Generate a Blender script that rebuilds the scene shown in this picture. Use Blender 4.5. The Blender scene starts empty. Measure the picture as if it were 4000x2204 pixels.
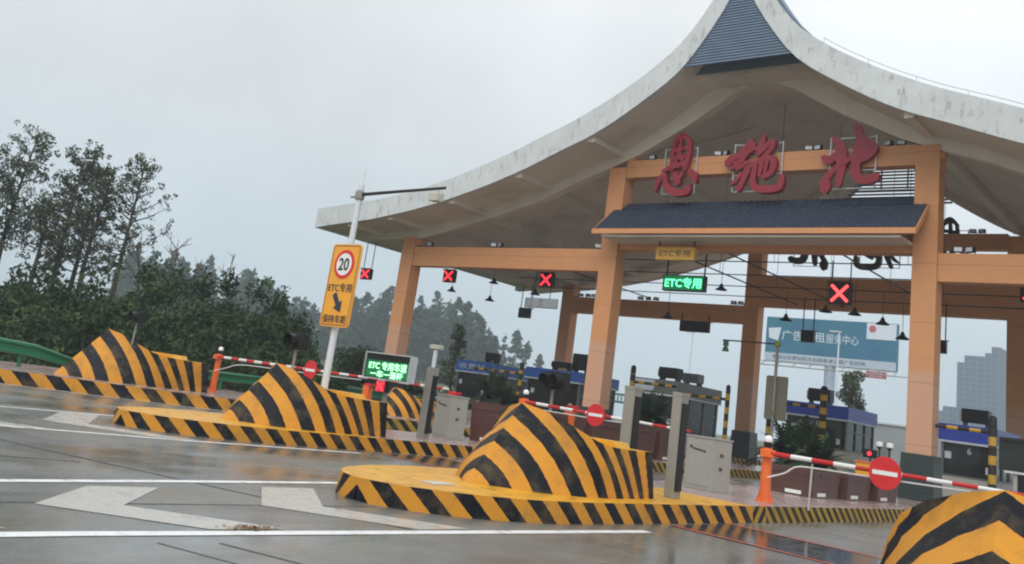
import bpy, bmesh, math, random
from mathutils import Vector, Matrix
import numpy as np
random.seed(11); RNG = np.random.default_rng(11)
scene = bpy.context.scene
COL = scene.collection
# ------------------------------------------------------------------ camera
cam = bpy.data.cameras.new('camera'); cam_ob = bpy.data.objects.new('camera', cam); COL.objects.link(cam_ob)
YAW, PITCH, ROLL, EYE = -0.71451, 0.24755, 0.14659, 1.0897
fwd = Vector((math.sin(YAW)*math.cos(PITCH), math.cos(YAW)*math.cos(PITCH), math.sin(PITCH)))
r0 = Vector((math.cos(YAW), -math.sin(YAW), 0)); u0 = r0.cross(fwd)
rv = math.cos(ROLL)*r0 + math.sin(ROLL)*u0; uv_ = -math.sin(ROLL)*r0 + math.cos(ROLL)*u0
m = Matrix((rv, uv_, -fwd)).transposed().to_4x4(); m.translation = Vector((0, 0, EYE))
cam_ob.matrix_world = m
cam.sensor_width = 36; cam.lens = 36*3646.72/4000; cam.shift_x = 0.0055; cam.shift_y = -0.1168
cam.clip_start = 0.05; cam.clip_end = 3000
scene.camera = cam_ob
# ------------------------------------------------------------------ sky, sun, exposure
world = bpy.data.worlds.new('World'); scene.world = world; world.use_nodes = True
wn = world.node_tree.nodes; wl = world.node_tree.links; wn.clear()
SUN_EL, SUN_AZ = math.radians(42), math.radians(158)
sky = wn.new('ShaderNodeTexSky'); sky.sky_type = 'NISHITA'; sky.sun_disc = False
sky.sun_elevation = SUN_EL; sky.sun_rotation = SUN_AZ
sc_ = wn.new('ShaderNodeMix'); sc_.data_type = 'RGBA'; sc_.blend_type = 'MULTIPLY'; sc_.inputs[0].default_value = 1
wl.new(sky.outputs[0], sc_.inputs[6]); sc_.inputs[7].default_value = (.08, .08, .08, 1)
geo = wn.new('ShaderNodeTexCoord'); sep = wn.new('ShaderNodeSeparateXYZ'); wl.new(geo.outputs['Generated'], sep.inputs[0])
ramp = wn.new('ShaderNodeValToRGB'); wl.new(sep.outputs[2], ramp.inputs[0])
cr = ramp.color_ramp
cr.elements[0].position = 0.0; cr.elements[0].color = (.37, .45, .51, 1)
cr.elements[1].position = 1.0; cr.elements[1].color = (1.15, 1.18, 1.2, 1)
for p, c in ((.10, (.43, .50, .545, 1)), (.24, (.56, .60, .62, 1)), (.42, (.68, .70, .71, 1)), (.65, (.75, .76, .765, 1))):
    e = cr.elements.new(p); e.color = c
nz = wn.new('ShaderNodeTexNoise'); nz.inputs['Scale'].default_value = 2.3; nz.inputs['Detail'].default_value = 6
wl.new(geo.outputs['Generated'], nz.inputs['Vector'])
cl = wn.new('ShaderNodeMapRange'); cl.inputs[1].default_value = .3; cl.inputs[2].default_value = .7; cl.inputs[3].default_value = .86; cl.inputs[4].default_value = 1.12
wl.new(nz.outputs[0], cl.inputs[0])
mc = wn.new('ShaderNodeMix'); mc.data_type = 'RGBA'; mc.blend_type = 'MULTIPLY'; mc.inputs[0].default_value = 1
wl.new(ramp.outputs[0], mc.inputs[6]); wl.new(cl.outputs[0], mc.inputs[7])
az = wn.new('ShaderNodeMapRange'); az.inputs[1].default_value = -.95; az.inputs[2].default_value = -.2; az.inputs[3].default_value = .90; az.inputs[4].default_value = 1.04
wl.new(sep.outputs[0], az.inputs[0]); ma = wn.new('ShaderNodeMath'); ma.operation = 'MULTIPLY'; wl.new(cl.outputs[0], ma.inputs[0]); wl.new(az.outputs[0], ma.inputs[1])
wl.new(ma.outputs[0], mc.inputs[7])
mx = wn.new('ShaderNodeMix'); mx.data_type = 'RGBA'; mx.inputs[0].default_value = .92
wl.new(sc_.outputs[2], mx.inputs[6]); wl.new(mc.outputs[2], mx.inputs[7])
bg = wn.new('ShaderNodeBackground'); bg.inputs[1].default_value = 1.0
out = wn.new('ShaderNodeOutputWorld'); wl.new(mx.outputs[2], bg.inputs[0]); wl.new(bg.outputs[0], out.inputs[0])
sun = bpy.data.lights.new('sun', 'SUN'); sun.energy = 1.0; sun.angle = math.radians(50); sun.color = (1, .97, .93)
so = bpy.data.objects.new('sun', sun); COL.objects.link(so)
so.rotation_euler = Vector((math.sin(SUN_AZ)*math.cos(SUN_EL), math.cos(SUN_AZ)*math.cos(SUN_EL), math.sin(SUN_EL))).to_track_quat('Z', 'Y').to_euler()
scene.view_settings.view_transform = 'Standard'; scene.view_settings.look = 'None'
scene.view_settings.exposure = 0.55; scene.view_settings.gamma = 1.0
scene.cycles.pixel_filter_type = 'BLACKMAN_HARRIS'; scene.cycles.filter_width = 2.1; scene.cycles.max_bounces = 8; scene.cycles.volume_bounces = 1
# ------------------------------------------------------------------ helpers
def node_mat(name):
    mt = bpy.data.materials.new(name); mt.use_nodes = True
    nt = mt.node_tree; b = nt.nodes['Principled BSDF']
    return mt, nt.nodes, nt.links, b
def pbr(name, col, rough=.6, var=.18, scale=3.0, metal=0.0, bump=0.0, bscale=40, spec=.5, stain=None, stain_scale=(1, 1, 1), stain_amt=.5, stain_lo=.52, stain_hi=.72, rvar=.1):
    mt, n, l, b = node_mat(name)
    tc = n.new('ShaderNodeTexCoord')
    nz = n.new('ShaderNodeTexNoise'); nz.inputs['Scale'].default_value = scale; nz.inputs['Detail'].default_value = 6; nz.inputs['Roughness'].default_value = .6
    l.new(tc.outputs['Object'], nz.inputs['Vector'])
    mr = n.new('ShaderNodeMapRange'); mr.inputs[1].default_value = .25; mr.inputs[2].default_value = .75
    mr.inputs[3].default_value = 1-var; mr.inputs[4].default_value = 1+var
    l.new(nz.outputs[0], mr.inputs[0])
    mu = n.new('ShaderNodeMix'); mu.data_type = 'RGBA'; mu.blend_type = 'MULTIPLY'; mu.inputs[0].default_value = 1
    mu.inputs[6].default_value = (*col, 1); l.new(mr.outputs[0], mu.inputs[7])
    o = mu.outputs[2]
    if stain:
        mp = n.new('ShaderNodeMapping'); mp.inputs['Scale'].default_value = stain_scale; l.new(tc.outputs['Object'], mp.inputs[0])
        n2 = n.new('ShaderNodeTexNoise'); n2.inputs['Scale'].default_value = 1; n2.inputs['Detail'].default_value = 8; n2.inputs['Roughness'].default_value = .7
        l.new(mp.outputs[0], n2.inputs['Vector'])
        m2 = n.new('ShaderNodeMapRange'); m2.inputs[1].default_value = stain_lo; m2.inputs[2].default_value = stain_hi; m2.inputs[4].default_value = stain_amt
        l.new(n2.outputs[0], m2.inputs[0])
        mi = n.new('ShaderNodeMix'); mi.data_type = 'RGBA'; l.new(m2.outputs[0], mi.inputs[0]); l.new(o, mi.inputs[6]); mi.inputs[7].default_value = (*stain, 1)
        o = mi.outputs[2]
    l.new(o, b.inputs['Base Color'])
    r2 = n.new('ShaderNodeMapRange'); r2.inputs[1].default_value = .3; r2.inputs[2].default_value = .7
    r2.inputs[3].default_value = max(.03, rough-rvar); r2.inputs[4].default_value = min(1, rough+rvar); l.new(nz.outputs[0], r2.inputs[0])
    l.new(r2.outputs[0], b.inputs['Roughness'])
    b.inputs['Metallic'].default_value = metal; b.inputs['Specular IOR Level'].default_value = .2 if name in ('black_plastic', 'dark_steel', 'dark_letter_back') else spec
    if bump:
        n3 = n.new('ShaderNodeTexNoise'); n3.inputs['Scale'].default_value = bscale; n3.inputs['Detail'].default_value = 4; l.new(tc.outputs['Object'], n3.inputs['Vector'])
        bp = n.new('ShaderNodeBump'); bp.inputs['Strength'].default_value = bump; bp.inputs['Distance'].default_value = .02; l.new(n3.outputs[0], bp.inputs['Height']); l.new(bp.outputs[0], b.inputs['Normal'])
    return mt
def emit(name, col, s):
    mt, n, l, b = node_mat(name)
    b.inputs['Base Color'].default_value = (*[c*.3 for c in col], 1); b.inputs['Emission Color'].default_value = (*col, 1); b.inputs['Emission Strength'].default_value = s
    return mt
def stripes(name, ca, cb, rough=.45, duty=.5, dirt=(.16, .12, .06), dirt_amt=.35):
    """two painted colours alternating along UV u (one period per unit), with chipped edges and dirt"""
    mt, n, l, b = node_mat(name)
    uv = n.new('ShaderNodeUVMap'); sp = n.new('ShaderNodeSeparateXYZ'); l.new(uv.outputs[0], sp.inputs[0])
    tc = n.new('ShaderNodeTexCoord')
    ns = n.new('ShaderNodeTexNoise'); ns.inputs['Scale'].default_value = 22; ns.inputs['Detail'].default_value = 5; l.new(tc.outputs['Object'], ns.inputs['Vector'])
    w = n.new('ShaderNodeMath'); w.operation = 'MULTIPLY_ADD'; l.new(ns.outputs[0], w.inputs[0]); w.inputs[1].default_value = .05; l.new(sp.outputs[0], w.inputs[2])
    fr = n.new('ShaderNodeMath'); fr.operation = 'FRACT'; l.new(w.outputs[0], fr.inputs[0])
    lt = n.new('ShaderNodeMath'); lt.operation = 'LESS_THAN'; l.new(fr.outputs[0], lt.inputs[0]); lt.inputs[1].default_value = duty
    mi = n.new('ShaderNodeMix'); mi.data_type = 'RGBA'; l.new(lt.outputs[0], mi.inputs[0]); mi.inputs[6].default_value = (*ca, 1); mi.inputs[7].default_value = (*cb, 1)
    n2 = n.new('ShaderNodeTexNoise'); n2.inputs['Scale'].default_value = 3.2; n2.inputs['Detail'].default_value = 9; n2.inputs['Roughness'].default_value = .68; l.new(tc.outputs['Object'], n2.inputs['Vector'])
    m2 = n.new('ShaderNodeMapRange'); m2.inputs[1].default_value = .48; m2.inputs[2].default_value = .72; m2.inputs[4].default_value = dirt_amt; l.new(n2.outputs[0], m2.inputs[0])
    md = n.new('ShaderNodeMix'); md.data_type = 'RGBA'; l.new(m2.outputs[0], md.inputs[0]); l.new(mi.outputs[2], md.inputs[6]); md.inputs[7].default_value = (*dirt, 1)
    l.new(md.outputs[2], b.inputs['Base Color']); b.inputs['Specular IOR Level'].default_value = .14
    r2 = n.new('ShaderNodeMapRange'); r2.inputs[1].default_value = .3; r2.inputs[2].default_value = .7; r2.inputs[3].default_value = rough-.15; r2.inputs[4].default_value = rough+.2
    l.new(n2.outputs[0], r2.inputs[0]); l.new(r2.outputs[0], b.inputs['Roughness'])
    n3 = n.new('ShaderNodeTexNoise'); n3.inputs['Scale'].default_value = 60; l.new(tc.outputs['Object'], n3.inputs['Vector'])
    bp = n.new('ShaderNodeBump'); bp.inputs['Strength'].default_value = .25; bp.inputs['Distance'].default_value = .01; l.new(n3.outputs[0], bp.inputs['Height']); l.new(bp.outputs[0], b.inputs['Normal'])
    return mt
ORG = {}
class MB:
    def __init__(s): s.v = []; s.f = []; s.uv = []; s.mi = []
    def face(s, pts, uvs=None, mi=0):
        i = len(s.v); s.v += [tuple(p) for p in pts]; s.f.append(tuple(range(i, i+len(pts)))); s.uv.append(uvs); s.mi.append(mi)
    def quadgrid(s, rows, uvs=None, mi=0, close=False):
        for i in range(len(rows)-1):
            a, b = rows[i], rows[i+1]; k = len(a)
            for j in range(k if close else k-1):
                j2 = (j+1) % k
                s.face([a[j], a[j2], b[j2], b[j]], None if uvs is None else [uvs[i][j], uvs[i][j2], uvs[i+1][j2], uvs[i+1][j]], mi)
    def box(s, x0, x1, y0, y1, z0, z1, rot=0, c=None, mi=0):
        p = [(x0, y0, z0), (x1, y0, z0), (x1, y1, z0), (x0, y1, z0), (x0, y0, z1), (x1, y0, z1), (x1, y1, z1), (x0, y1, z1)]
        if rot:
            cx, cy = c if c else ((x0+x1)/2, (y0+y1)/2); ca, sa = math.cos(rot), math.sin(rot)
            p = [(cx+(x-cx)*ca-(y-cy)*sa, cy+(x-cx)*sa+(y-cy)*ca, z) for x, y, z in p]
        i = len(s.v); s.v += p
        for f in ((0, 3, 2, 1), (4, 5, 6, 7), (0, 1, 5, 4), (1, 2, 6, 5), (2, 3, 7, 6), (3, 0, 4, 7)):
            s.f.append(tuple(i+k for k in f)); s.uv.append(None); s.mi.append(mi)
        return s
    def tube(s, pts, r, n=8, uper=None, u0=0.0, caps=True, mi=0):
        pts = [Vector(p) for p in pts]; rr = [float(q) for q in r] if isinstance(r, (list, tuple)) else [float(r)]*len(pts)
        rows = []; uvs = []; d = u0; up = Vector((0, 0, 1))
        for i, p in enumerate(pts):
            t = (pts[min(i+1, len(pts)-1)]-pts[max(i-1, 0)]).normalized()
            a = up if abs(t.dot(up)) < .95 else Vector((1, 0, 0))
            x = t.cross(a).normalized(); y = x.cross(t)
            if i: d += (p-pts[i-1]).length
            rows.append([tuple(p+rr[i]*(math.cos(2*math.pi*k/n)*x+math.sin(2*math.pi*k/n)*y)) for k in range(n)])
            uvs.append([((d/uper) if uper else 0, k/n) for k in range(n)])
        s.quadgrid(rows, uvs, mi, close=True)
        if caps:
            s.face(rows[0][::-1], [uvs[0][0]]*n, mi); s.face(rows[-1], [uvs[-1][0]]*n, mi)
        return s
    def lathe(s, c, prof, n=16, mi=0):
        rows = [[(c[0]+r*math.cos(2*math.pi*k/n), c[1]+r*math.sin(2*math.pi*k/n), c[2]+z) for k in range(n)] for r, z in prof]
        s.quadgrid(rows, None, mi, close=True); return s
    def disc(s, c, r, y0, y1, n=40, rz=None, mi=0):
        """disc facing -Y, thickness y0..y1"""
        A = [(c[0]+r*math.cos(2*math.pi*k/n), y0, c[1]+(rz or r)*math.sin(2*math.pi*k/n)) for k in range(n)]
        B = [(x, y1, z) for x, _, z in A]
        s.face(A, None, mi); s.face(B[::-1], None, mi); s.quadgrid([B, A], None, mi, close=True); return s
    def prism_xz(s, poly, y0, y1, mi=0):
        A = [(x, y0, z) for x, z in poly]; B = [(x, y1, z) for x, z in poly]
        s.face(A, None, mi); s.face(B[::-1], None, mi); s.quadgrid([B, A], None, mi, close=True); return s
    def build(s, name, mat, parent=None, loc=None, bev=0, smooth=False):
        o3 = Vector(ORG.get(parent.name, (0, 0, 0))) if parent else Vector(loc or (0, 0, 0))
        me = bpy.data.meshes.new(name)
        me.from_pydata([(x-o3[0], y-o3[1], z-o3[2]) for x, y, z in s.v], [], s.f)
        mats = mat if isinstance(mat, (list, tuple)) else [mat]
        for q in mats: me.materials.append(q)
        if len(mats) > 1:
            for p, k in zip(me.polygons, s.mi): p.material_index = k
        if any(u is not None for u in s.uv):
            L = me.uv_layers.new(name='UVMap')
            for p, u in zip(me.polygons, s.uv):
                if u is not None:
                    for li, q in zip(p.loop_indices, u): L.data[li].uv = q
        bm = bmesh.new(); bm.from_mesh(me)
        bmesh.ops.remove_doubles(bm, verts=bm.verts, dist=1e-5)
        if bev: bmesh.ops.bevel(bm, geom=[e for e in bm.edges if len(e.link_faces) == 2 and e.calc_face_angle(0) > .5], offset=bev, segments=2, affect='EDGES', profile=.7)
        bmesh.ops.recalc_face_normals(bm, faces=bm.faces)
        bm.to_mesh(me); bm.free()
        if smooth:
            for p in me.polygons: p.use_smooth = True
            try: me.set_sharp_from_angle(angle=math.radians(40))
            except Exception: pass
        ob = bpy.data.objects.new(name, me); COL.objects.link(ob)
        if parent: ob.parent = parent
        else: ob.location = o3
        ORG[ob.name] = tuple(o3)
        return ob
def tag(o, label, cat, group=None):
    o['label'] = label; o['category'] = cat
    if group: o['group'] = group
    return o
def thing(name, label, cat, loc, group=None):
    o = bpy.data.objects.new(name, None); COL.objects.link(o); o.location = loc; o.empty_display_size = .2
    ORG[o.name] = tuple(loc); return tag(o, label, cat, group)
def struct(o, kind='structure'): o['kind'] = kind; return o
def copy_tree(o, loc=None, label=None, parent=None):
    c = o.copy(); COL.objects.link(c)
    if parent: c.parent = parent
    if loc is not None: c.location = loc
    if label: c['label'] = label
    for ch in list(o.children): copy_tree(ch, None, None, c)
    return c
def raw_mesh(name, V, F, mat, parent=None, loc=(0, 0, 0), attr=None):
    o3 = np.array(ORG.get(parent.name, (0, 0, 0)) if parent else loc, float)
    me = bpy.data.meshes.new(name); V = np.asarray(V, float)-o3; F = np.asarray(F, int)
    me.vertices.add(len(V)); me.vertices.foreach_set('co', V.ravel())
    k = F.shape[1]; me.loops.add(F.size); me.loops.foreach_set('vertex_index', F.ravel())
    me.polygons.add(len(F)); me.polygons.foreach_set('loop_start', np.arange(0, F.size, k)); me.polygons.foreach_set('loop_total', np.full(len(F), k))
    me.update(); me.validate(); me.materials.append(mat)
    ob = bpy.data.objects.new(name, me); COL.objects.link(ob)
    if parent: ob.parent = parent
    else: ob.location = o3
    ORG[ob.name] = tuple(o3); return ob
def text(body, mat, parent, c, w=None, h=None, ex=(1, 0, 0), ez=(0, 0, 1), name='lettering', thick=.004, bold=0.0):
    """raised lettering centred on c, run direction ex, up ez, fitted into w x h metres"""
    cu = bpy.data.curves.new('t', 'FONT'); cu.body = body; cu.align_x = 'LEFT'; cu.offset = bold; cu.resolution_u = 3; cu.extrude = .01
    ob = bpy.data.objects.new('t', cu); COL.objects.link(ob)
    dg = bpy.context.evaluated_depsgraph_get(); me = bpy.data.meshes.new_from_object(ob.evaluated_get(dg))
    bpy.data.objects.remove(ob); bpy.data.curves.remove(cu)
    co = np.array([v.co[:] for v in me.vertices]); lo, hi = co.min(0), co.max(0)
    d = hi-lo; sx = (w/d[0]) if w else None; sy = (h/d[1]) if h else None
    sx = sx or sy; sy = sy or sx
    ex = Vector(ex).normalized(); ez = Vector(ez).normalized(); ny = ex.cross(ez)   # ny points away from reader's face when ex=+x, ez=+z -> -y
    o3 = Vector(ORG[parent.name]); c = Vector(c)
    for v in me.vertices:
        x = (v.co.x-(lo[0]+hi[0])/2)*sx; y = (v.co.y-(lo[1]+hi[1])/2)*sy; z = (v.co.z/.01)*thick/2
        v.co = c+ex*x+ez*y+ny*z-o3
    me.materials.clear(); me.materials.append(mat)
    o = bpy.data.objects.new(name, me); me.name = name; COL.objects.link(o); o.parent = parent; ORG[o.name] = tuple(o3)
    return o
# ------------------------------------------------------------------ materials
M = {}
M['fascia'] = pbr('white_painted_concrete', (.57, .60, .595), .7, .10, 1.5, bump=.25, bscale=14, stain=(.24, .25, .24), stain_scale=(6, 6, 2.2), stain_amt=.95, stain_lo=.545, stain_hi=.72)
M['soffit'] = pbr('grey_beige_soffit_paint', (.65, .595, .50), .8, .08, .8, bump=.15, bscale=20, stain=(.28, .26, .22), stain_scale=(.5, .5, .5), stain_amt=.5)
def orange():
    mt = pbr('orange_wall_paint', (.60, .275, .115), .6, .07, 2.5, bump=.15, bscale=30, stain=(.50, .26, .15), stain_scale=(2.5, 2.5, .35), stain_amt=.35)
    n = mt.node_tree.nodes; l = mt.node_tree.links; b = n['Principled BSDF']
    g = n.new('ShaderNodeNewGeometry'); sp = n.new('ShaderNodeSeparateXYZ'); l.new(g.outputs['Position'], sp.inputs[0])
    mr = n.new('ShaderNodeMapRange'); mr.inputs[1].default_value = 3.3; mr.inputs[2].default_value = 3.1; mr.inputs[4].default_value = .55; l.new(sp.outputs[2], mr.inputs[0])
    mi = n.new('ShaderNodeMix'); mi.data_type = 'RGBA'; src = b.inputs['Base Color'].links[0].from_socket
    l.new(mr.outputs[0], mi.inputs[0]); l.new(src, mi.inputs[6]); mi.inputs[7].default_value = (.54, .35, .26, 1); l.new(mi.outputs[2], b.inputs['Base Color'])
    dv = n.new('ShaderNodeMath'); dv.operation = 'MULTIPLY'; dv.inputs[1].default_value = 1/1.46; l.new(sp.outputs[2], dv.inputs[0])
    fr = n.new('ShaderNodeMath'); fr.operation = 'FRACT'; l.new(dv.outputs[0], fr.inputs[0]); lt = n.new('ShaderNodeMath'); lt.operation = 'LESS_THAN'; lt.inputs[1].default_value = .009; l.new(fr.outputs[0], lt.inputs[0])
    ms = n.new('ShaderNodeMath'); ms.operation = 'MULTIPLY'; ms.inputs[1].default_value = .55; l.new(lt.outputs[0], ms.inputs[0])
    m3 = n.new('ShaderNodeMix'); m3.data_type = 'RGBA'; l.new(ms.outputs[0], m3.inputs[0]); l.new(mi.outputs[2], m3.inputs[6]); m3.inputs[7].default_value = (.14, .07, .04, 1); l.new(m3.outputs[2], b.inputs['Base Color'])
    return mt
M['orange'] = orange()
def tiled(name, c1, c2, sx, sy, mort=.012, rough=.4, mc_=(.035, .045, .043), off=.5):
    mt, n, l, b = node_mat(name); tc = n.new('ShaderNodeTexCoord')
    sp = n.new('ShaderNodeSeparateXYZ'); l.new(tc.outputs['Object'], sp.inputs[0])
    ad = n.new('ShaderNodeMath'); l.new(sp.outputs[0], ad.inputs[0]); l.new(sp.outputs[1], ad.inputs[1])
    cb = n.new('ShaderNodeCombineXYZ'); l.new(ad.outputs[0], cb.inputs[0]); l.new(sp.outputs[2], cb.inputs[1])
    br = n.new('ShaderNodeTexBrick'); l.new(cb.outputs[0], br.inputs['Vector']); br.inputs['Color1'].default_value = (*c1, 1); br.inputs['Color2'].default_value = (*c2, 1); br.inputs['Mortar'].default_value = (*mc_, 1); br.offset = off
    br.inputs['Scale'].default_value = 1; br.inputs['Brick Width'].default_value = sx; br.inputs['Row Height'].default_value = sy; br.inputs['Mortar Size'].default_value = mort
    l.new(br.outputs[0], b.inputs['Base Color']); b.inputs['Roughness'].default_value = rough
    return mt
M['plinth'] = tiled('dark_green_tile', (.012, .028, .026), (.02, .038, .034), .24, .09)
M['yellow'] = pbr('yellow_paint', (.64, .32, .018), .35, .14, 4, bump=.2, bscale=50, stain=(.32, .20, .06), stain_scale=(3, 3, 3), stain_amt=.5, rvar=.15)
M['hazard'] = stripes('yellow_black_hazard_paint', (.57, .25, .028), (.007, .008, .012), rough=.5, dirt_amt=.62)
M['hazard_old'] = stripes('worn_hazard_paint', (.36, .22, .035), (.016, .015, .014), .6, dirt=(.12, .10, .06), dirt_amt=.65)
M['redwhite'] = stripes('red_white_boom_paint', (.72, .72, .70), (.50, .03, .03), .4, dirt_amt=.15)
M['post_band'] = stripes('yellow_black_post_paint', (.50, .30, .04), (.03, .03, .03), .5, duty=.52)
M['orange_post'] = pbr('orange_enamel', (.78, .15, .03), .35, .10, 5, stain=(.35, .10, .04), stain_scale=(6, 6, 3), stain_amt=.5)
M['red_sign'] = pbr('red_sign_face', (.62, .02, .025), .4, .08, 6)
M['white'] = pbr('white_paint', (.78, .78, .76), .45, .06, 6)
M['road_white'] = pbr('worn_white_road_paint', (.72, .73, .73), .35, .12, 5, stain=(.30, .30, .29), stain_scale=(5, 5, 5), stain_amt=.75, stain_lo=.52, stain_hi=.8, rvar=.2)
M['chev_white'] = pbr('dull_white_road_paint', (.47, .455, .415), .3, .16, 5, stain=(.21, .205, .19), stain_scale=(5, 5, 5), stain_amt=.9, stain_lo=.46, stain_hi=.7, rvar=.2)
M['black'] = pbr('black_plastic', (.018, .019, .02), .4, .2, 8)
M['dark'] = pbr('dark_steel', (.03, .03, .032), .5, .2, 8)
M['grey'] = pbr('grey_powder_coat', (.26, .255, .225), .45, .08, 5, stain=(.22, .20, .16), stain_scale=(5, 5, 2), stain_amt=.45)
M['cabinet'] = pbr('cabinet_grey_paint', (.33, .325, .29), .4, .06, 4, stain=(.34, .31, .25), stain_scale=(4, 4, 1.2), stain_amt=.4)
M['galv'] = pbr('galvanised_steel', (.55, .57, .58), .4, .12, 8, metal=.35)
M['pole_white'] = pbr('white_pole_paint', (.62, .66, .70), .4, .06, 5)
M['sign_yellow'] = pbr('amber_sign_sheet', (.80, .36, .03), .35, .05, 5)
M['navy'] = pbr('navy_print', (.02, .025, .05), .5, .1, 8)
M['blue'] = pbr('blue_fascia', (.03, .07, .42), .35, .10, 4)
M['blue2'] = pbr('blue_sign_panel', (.03, .12, .45), .35, .08, 4)
M['pale'] = pbr('pale_print', (.62, .68, .74), .5, .05, 6)
M['cream'] = pbr('cream_panel', (.48, .46, .40), .55, .08, 4, stain=(.33, .30, .24), stain_scale=(4, 4, 1), stain_amt=.4)
M['booth_grey'] = pbr('booth_steel_grey', (.15, .16, .15), .45, .1, 3)
M['tile_blue'] = pbr('slate_blue_roof_tile', (.026, .040, .068), .5, .22, 5, bump=.2, bscale=30)
M['louvre'] = pbr('blue_grey_louvre', (.12, .17, .24), .5, .10, 3)
M['brown_box'] = pbr('red_brown_planter_plastic', (.10, .045, .038), .45, .2, 5, stain=(.05, .03, .025), stain_scale=(4, 4, 4), stain_amt=.5)
M['letter'] = pbr('red_letter_enamel', (.27, .011, .026), .4, .12, 4)
M['letter_back'] = pbr('dark_letter_back', (.05, .045, .04), .6, .1, 5)
M['rail_green'] = pbr('green_guardrail_paint', (.012, .14, .065), .35, .12, 5)
M['paving'] = pbr('pinkish_paving', (.34, .25, .23), .22, .16, 5, bump=.15, bscale=25, stain=(.22, .19, .17), stain_scale=(2, 2, 2), stain_amt=.6, rvar=.14)
M['grass_deck'] = pbr('mossy_green_patch', (.25, .33, .06), .6, .2, 8)
M['led_red'] = emit('red_led', (1, .03, .05), 1.4)
M['led_red2'] = emit('red_led_core', (1, .06, .065), 2.2)
M['led_green'] = emit('green_led', (.12, 1, .42), 1.6)
M['led_green2'] = emit('pale_green_led', (.35, 1, .45), 1.7)
M['led_panel'] = emit('green_led_panel', (.004, .16, .055), .6)
M['lamp_white'] = pbr('white_lamp_dome', (.8, .8, .78), .3, .03, 5)
def glass():
    mt, n, l, b = node_mat('dark_booth_glass'); b.inputs['Base Color'].default_value = (.015, .02, .02, 1); b.inputs['Roughness'].default_value = .08; b.inputs['Specular IOR Level'].default_value = .35
    tc = n.new('ShaderNodeTexCoord'); nz = n.new('ShaderNodeTexNoise'); nz.inputs['Scale'].default_value = 1.7; l.new(tc.outputs['Object'], nz.inputs['Vector'])
    rp = n.new('ShaderNodeValToRGB'); rp.color_ramp.elements[0].color = (.008, .01, .01, 1); rp.color_ramp.elements[1].color = (.05, .055, .05, 1); l.new(nz.outputs[0], rp.inputs[0]); l.new(rp.outputs[0], b.inputs['Base Color'])
    return mt
M['glass'] = glass()
def foliage(name, a, b_, c, sc=.6):
    mt, n, l, b = node_mat(name); tc = n.new('ShaderNodeTexCoord')
    nz = n.new('ShaderNodeTexNoise'); nz.inputs['Scale'].default_value = sc; nz.inputs['Detail'].default_value = 6; nz.inputs['Roughness'].default_value = .75; l.new(tc.outputs['Object'], nz.inputs['Vector'])
    rp = n.new('ShaderNodeValToRGB'); l.new(nz.outputs[0], rp.inputs[0])
    rp.color_ramp.elements[0].position = .3; rp.color_ramp.elements[0].color = (*a, 1); rp.color_ramp.elements[1].position = .72; rp.color_ramp.elements[1].color = (*c, 1)
    e = rp.color_ramp.elements.new(.5); e.color = (*b_, 1)
    l.new(rp.outputs[0], b.inputs['Base Color']); b.inputs['Roughness'].default_value = .75; b.inputs['Specular IOR Level'].default_value = .25
    return mt
M['leaf_tree'] = foliage('grey_green_tree_leaves', (.035, .05, .034), (.065, .085, .045), (.115, .125, .055), .9)
M['leaf_bush'] = foliage('dark_thicket_leaves', (.007, .018, .007), (.020, .047, .013), (.075, .115, .03), .8)
M['leaf_far'] = foliage('conifer_needles', (.022, .048, .034), (.036, .07, .042), (.07, .10, .05), .3)
M['leaf_cycad'] = foliage('cycad_fronds', (.01, .025, .014), (.025, .05, .022), (.06, .08, .04), 2)
M['bark'] = pbr('grey_brown_bark', (.06, .05, .042), .85, .25, 6, bump=.4, bscale=30)
M['twig'] = pbr('bare_twig', (.10, .085, .07), .85, .2, 6)
# ------------------------------------------------------------------ ground and road
def hill(x, y):
    e = -25.0-max(0, y-30)*.72
    d = e-x
    if d <= 0: return 0.0
    t = min(1, d/14); a = t*t*(3-2*t)*1.7
    t2 = min(1, max(0, (d-25)/70)); a += t2*t2*(3-2*t2)*4.5
    return a+.25*math.sin(x*.35)*math.sin(y*.27)*t
xs = list(np.concatenate([np.linspace(-480, -120, 10), np.linspace(-110, -22, 50), np.linspace(-20, 480, 26)]))
ys = list(np.concatenate([np.linspace(-200, -20, 6), np.linspace(-15, 120, 62), np.linspace(130, 480, 12)]))
g = MB(); g.quadgrid([[(x, y, hill(x, y)) for x in xs] for y in ys])
M['ground'] = pbr('grassy_earth', (.06, .08, .035), .9, .3, .4, bump=.6, bscale=3, stain=(.10, .09, .06), stain_scale=(.2, .2, .2), stain_amt=.6)
struct(g.build('ground', M['ground'], smooth=True))
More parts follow.
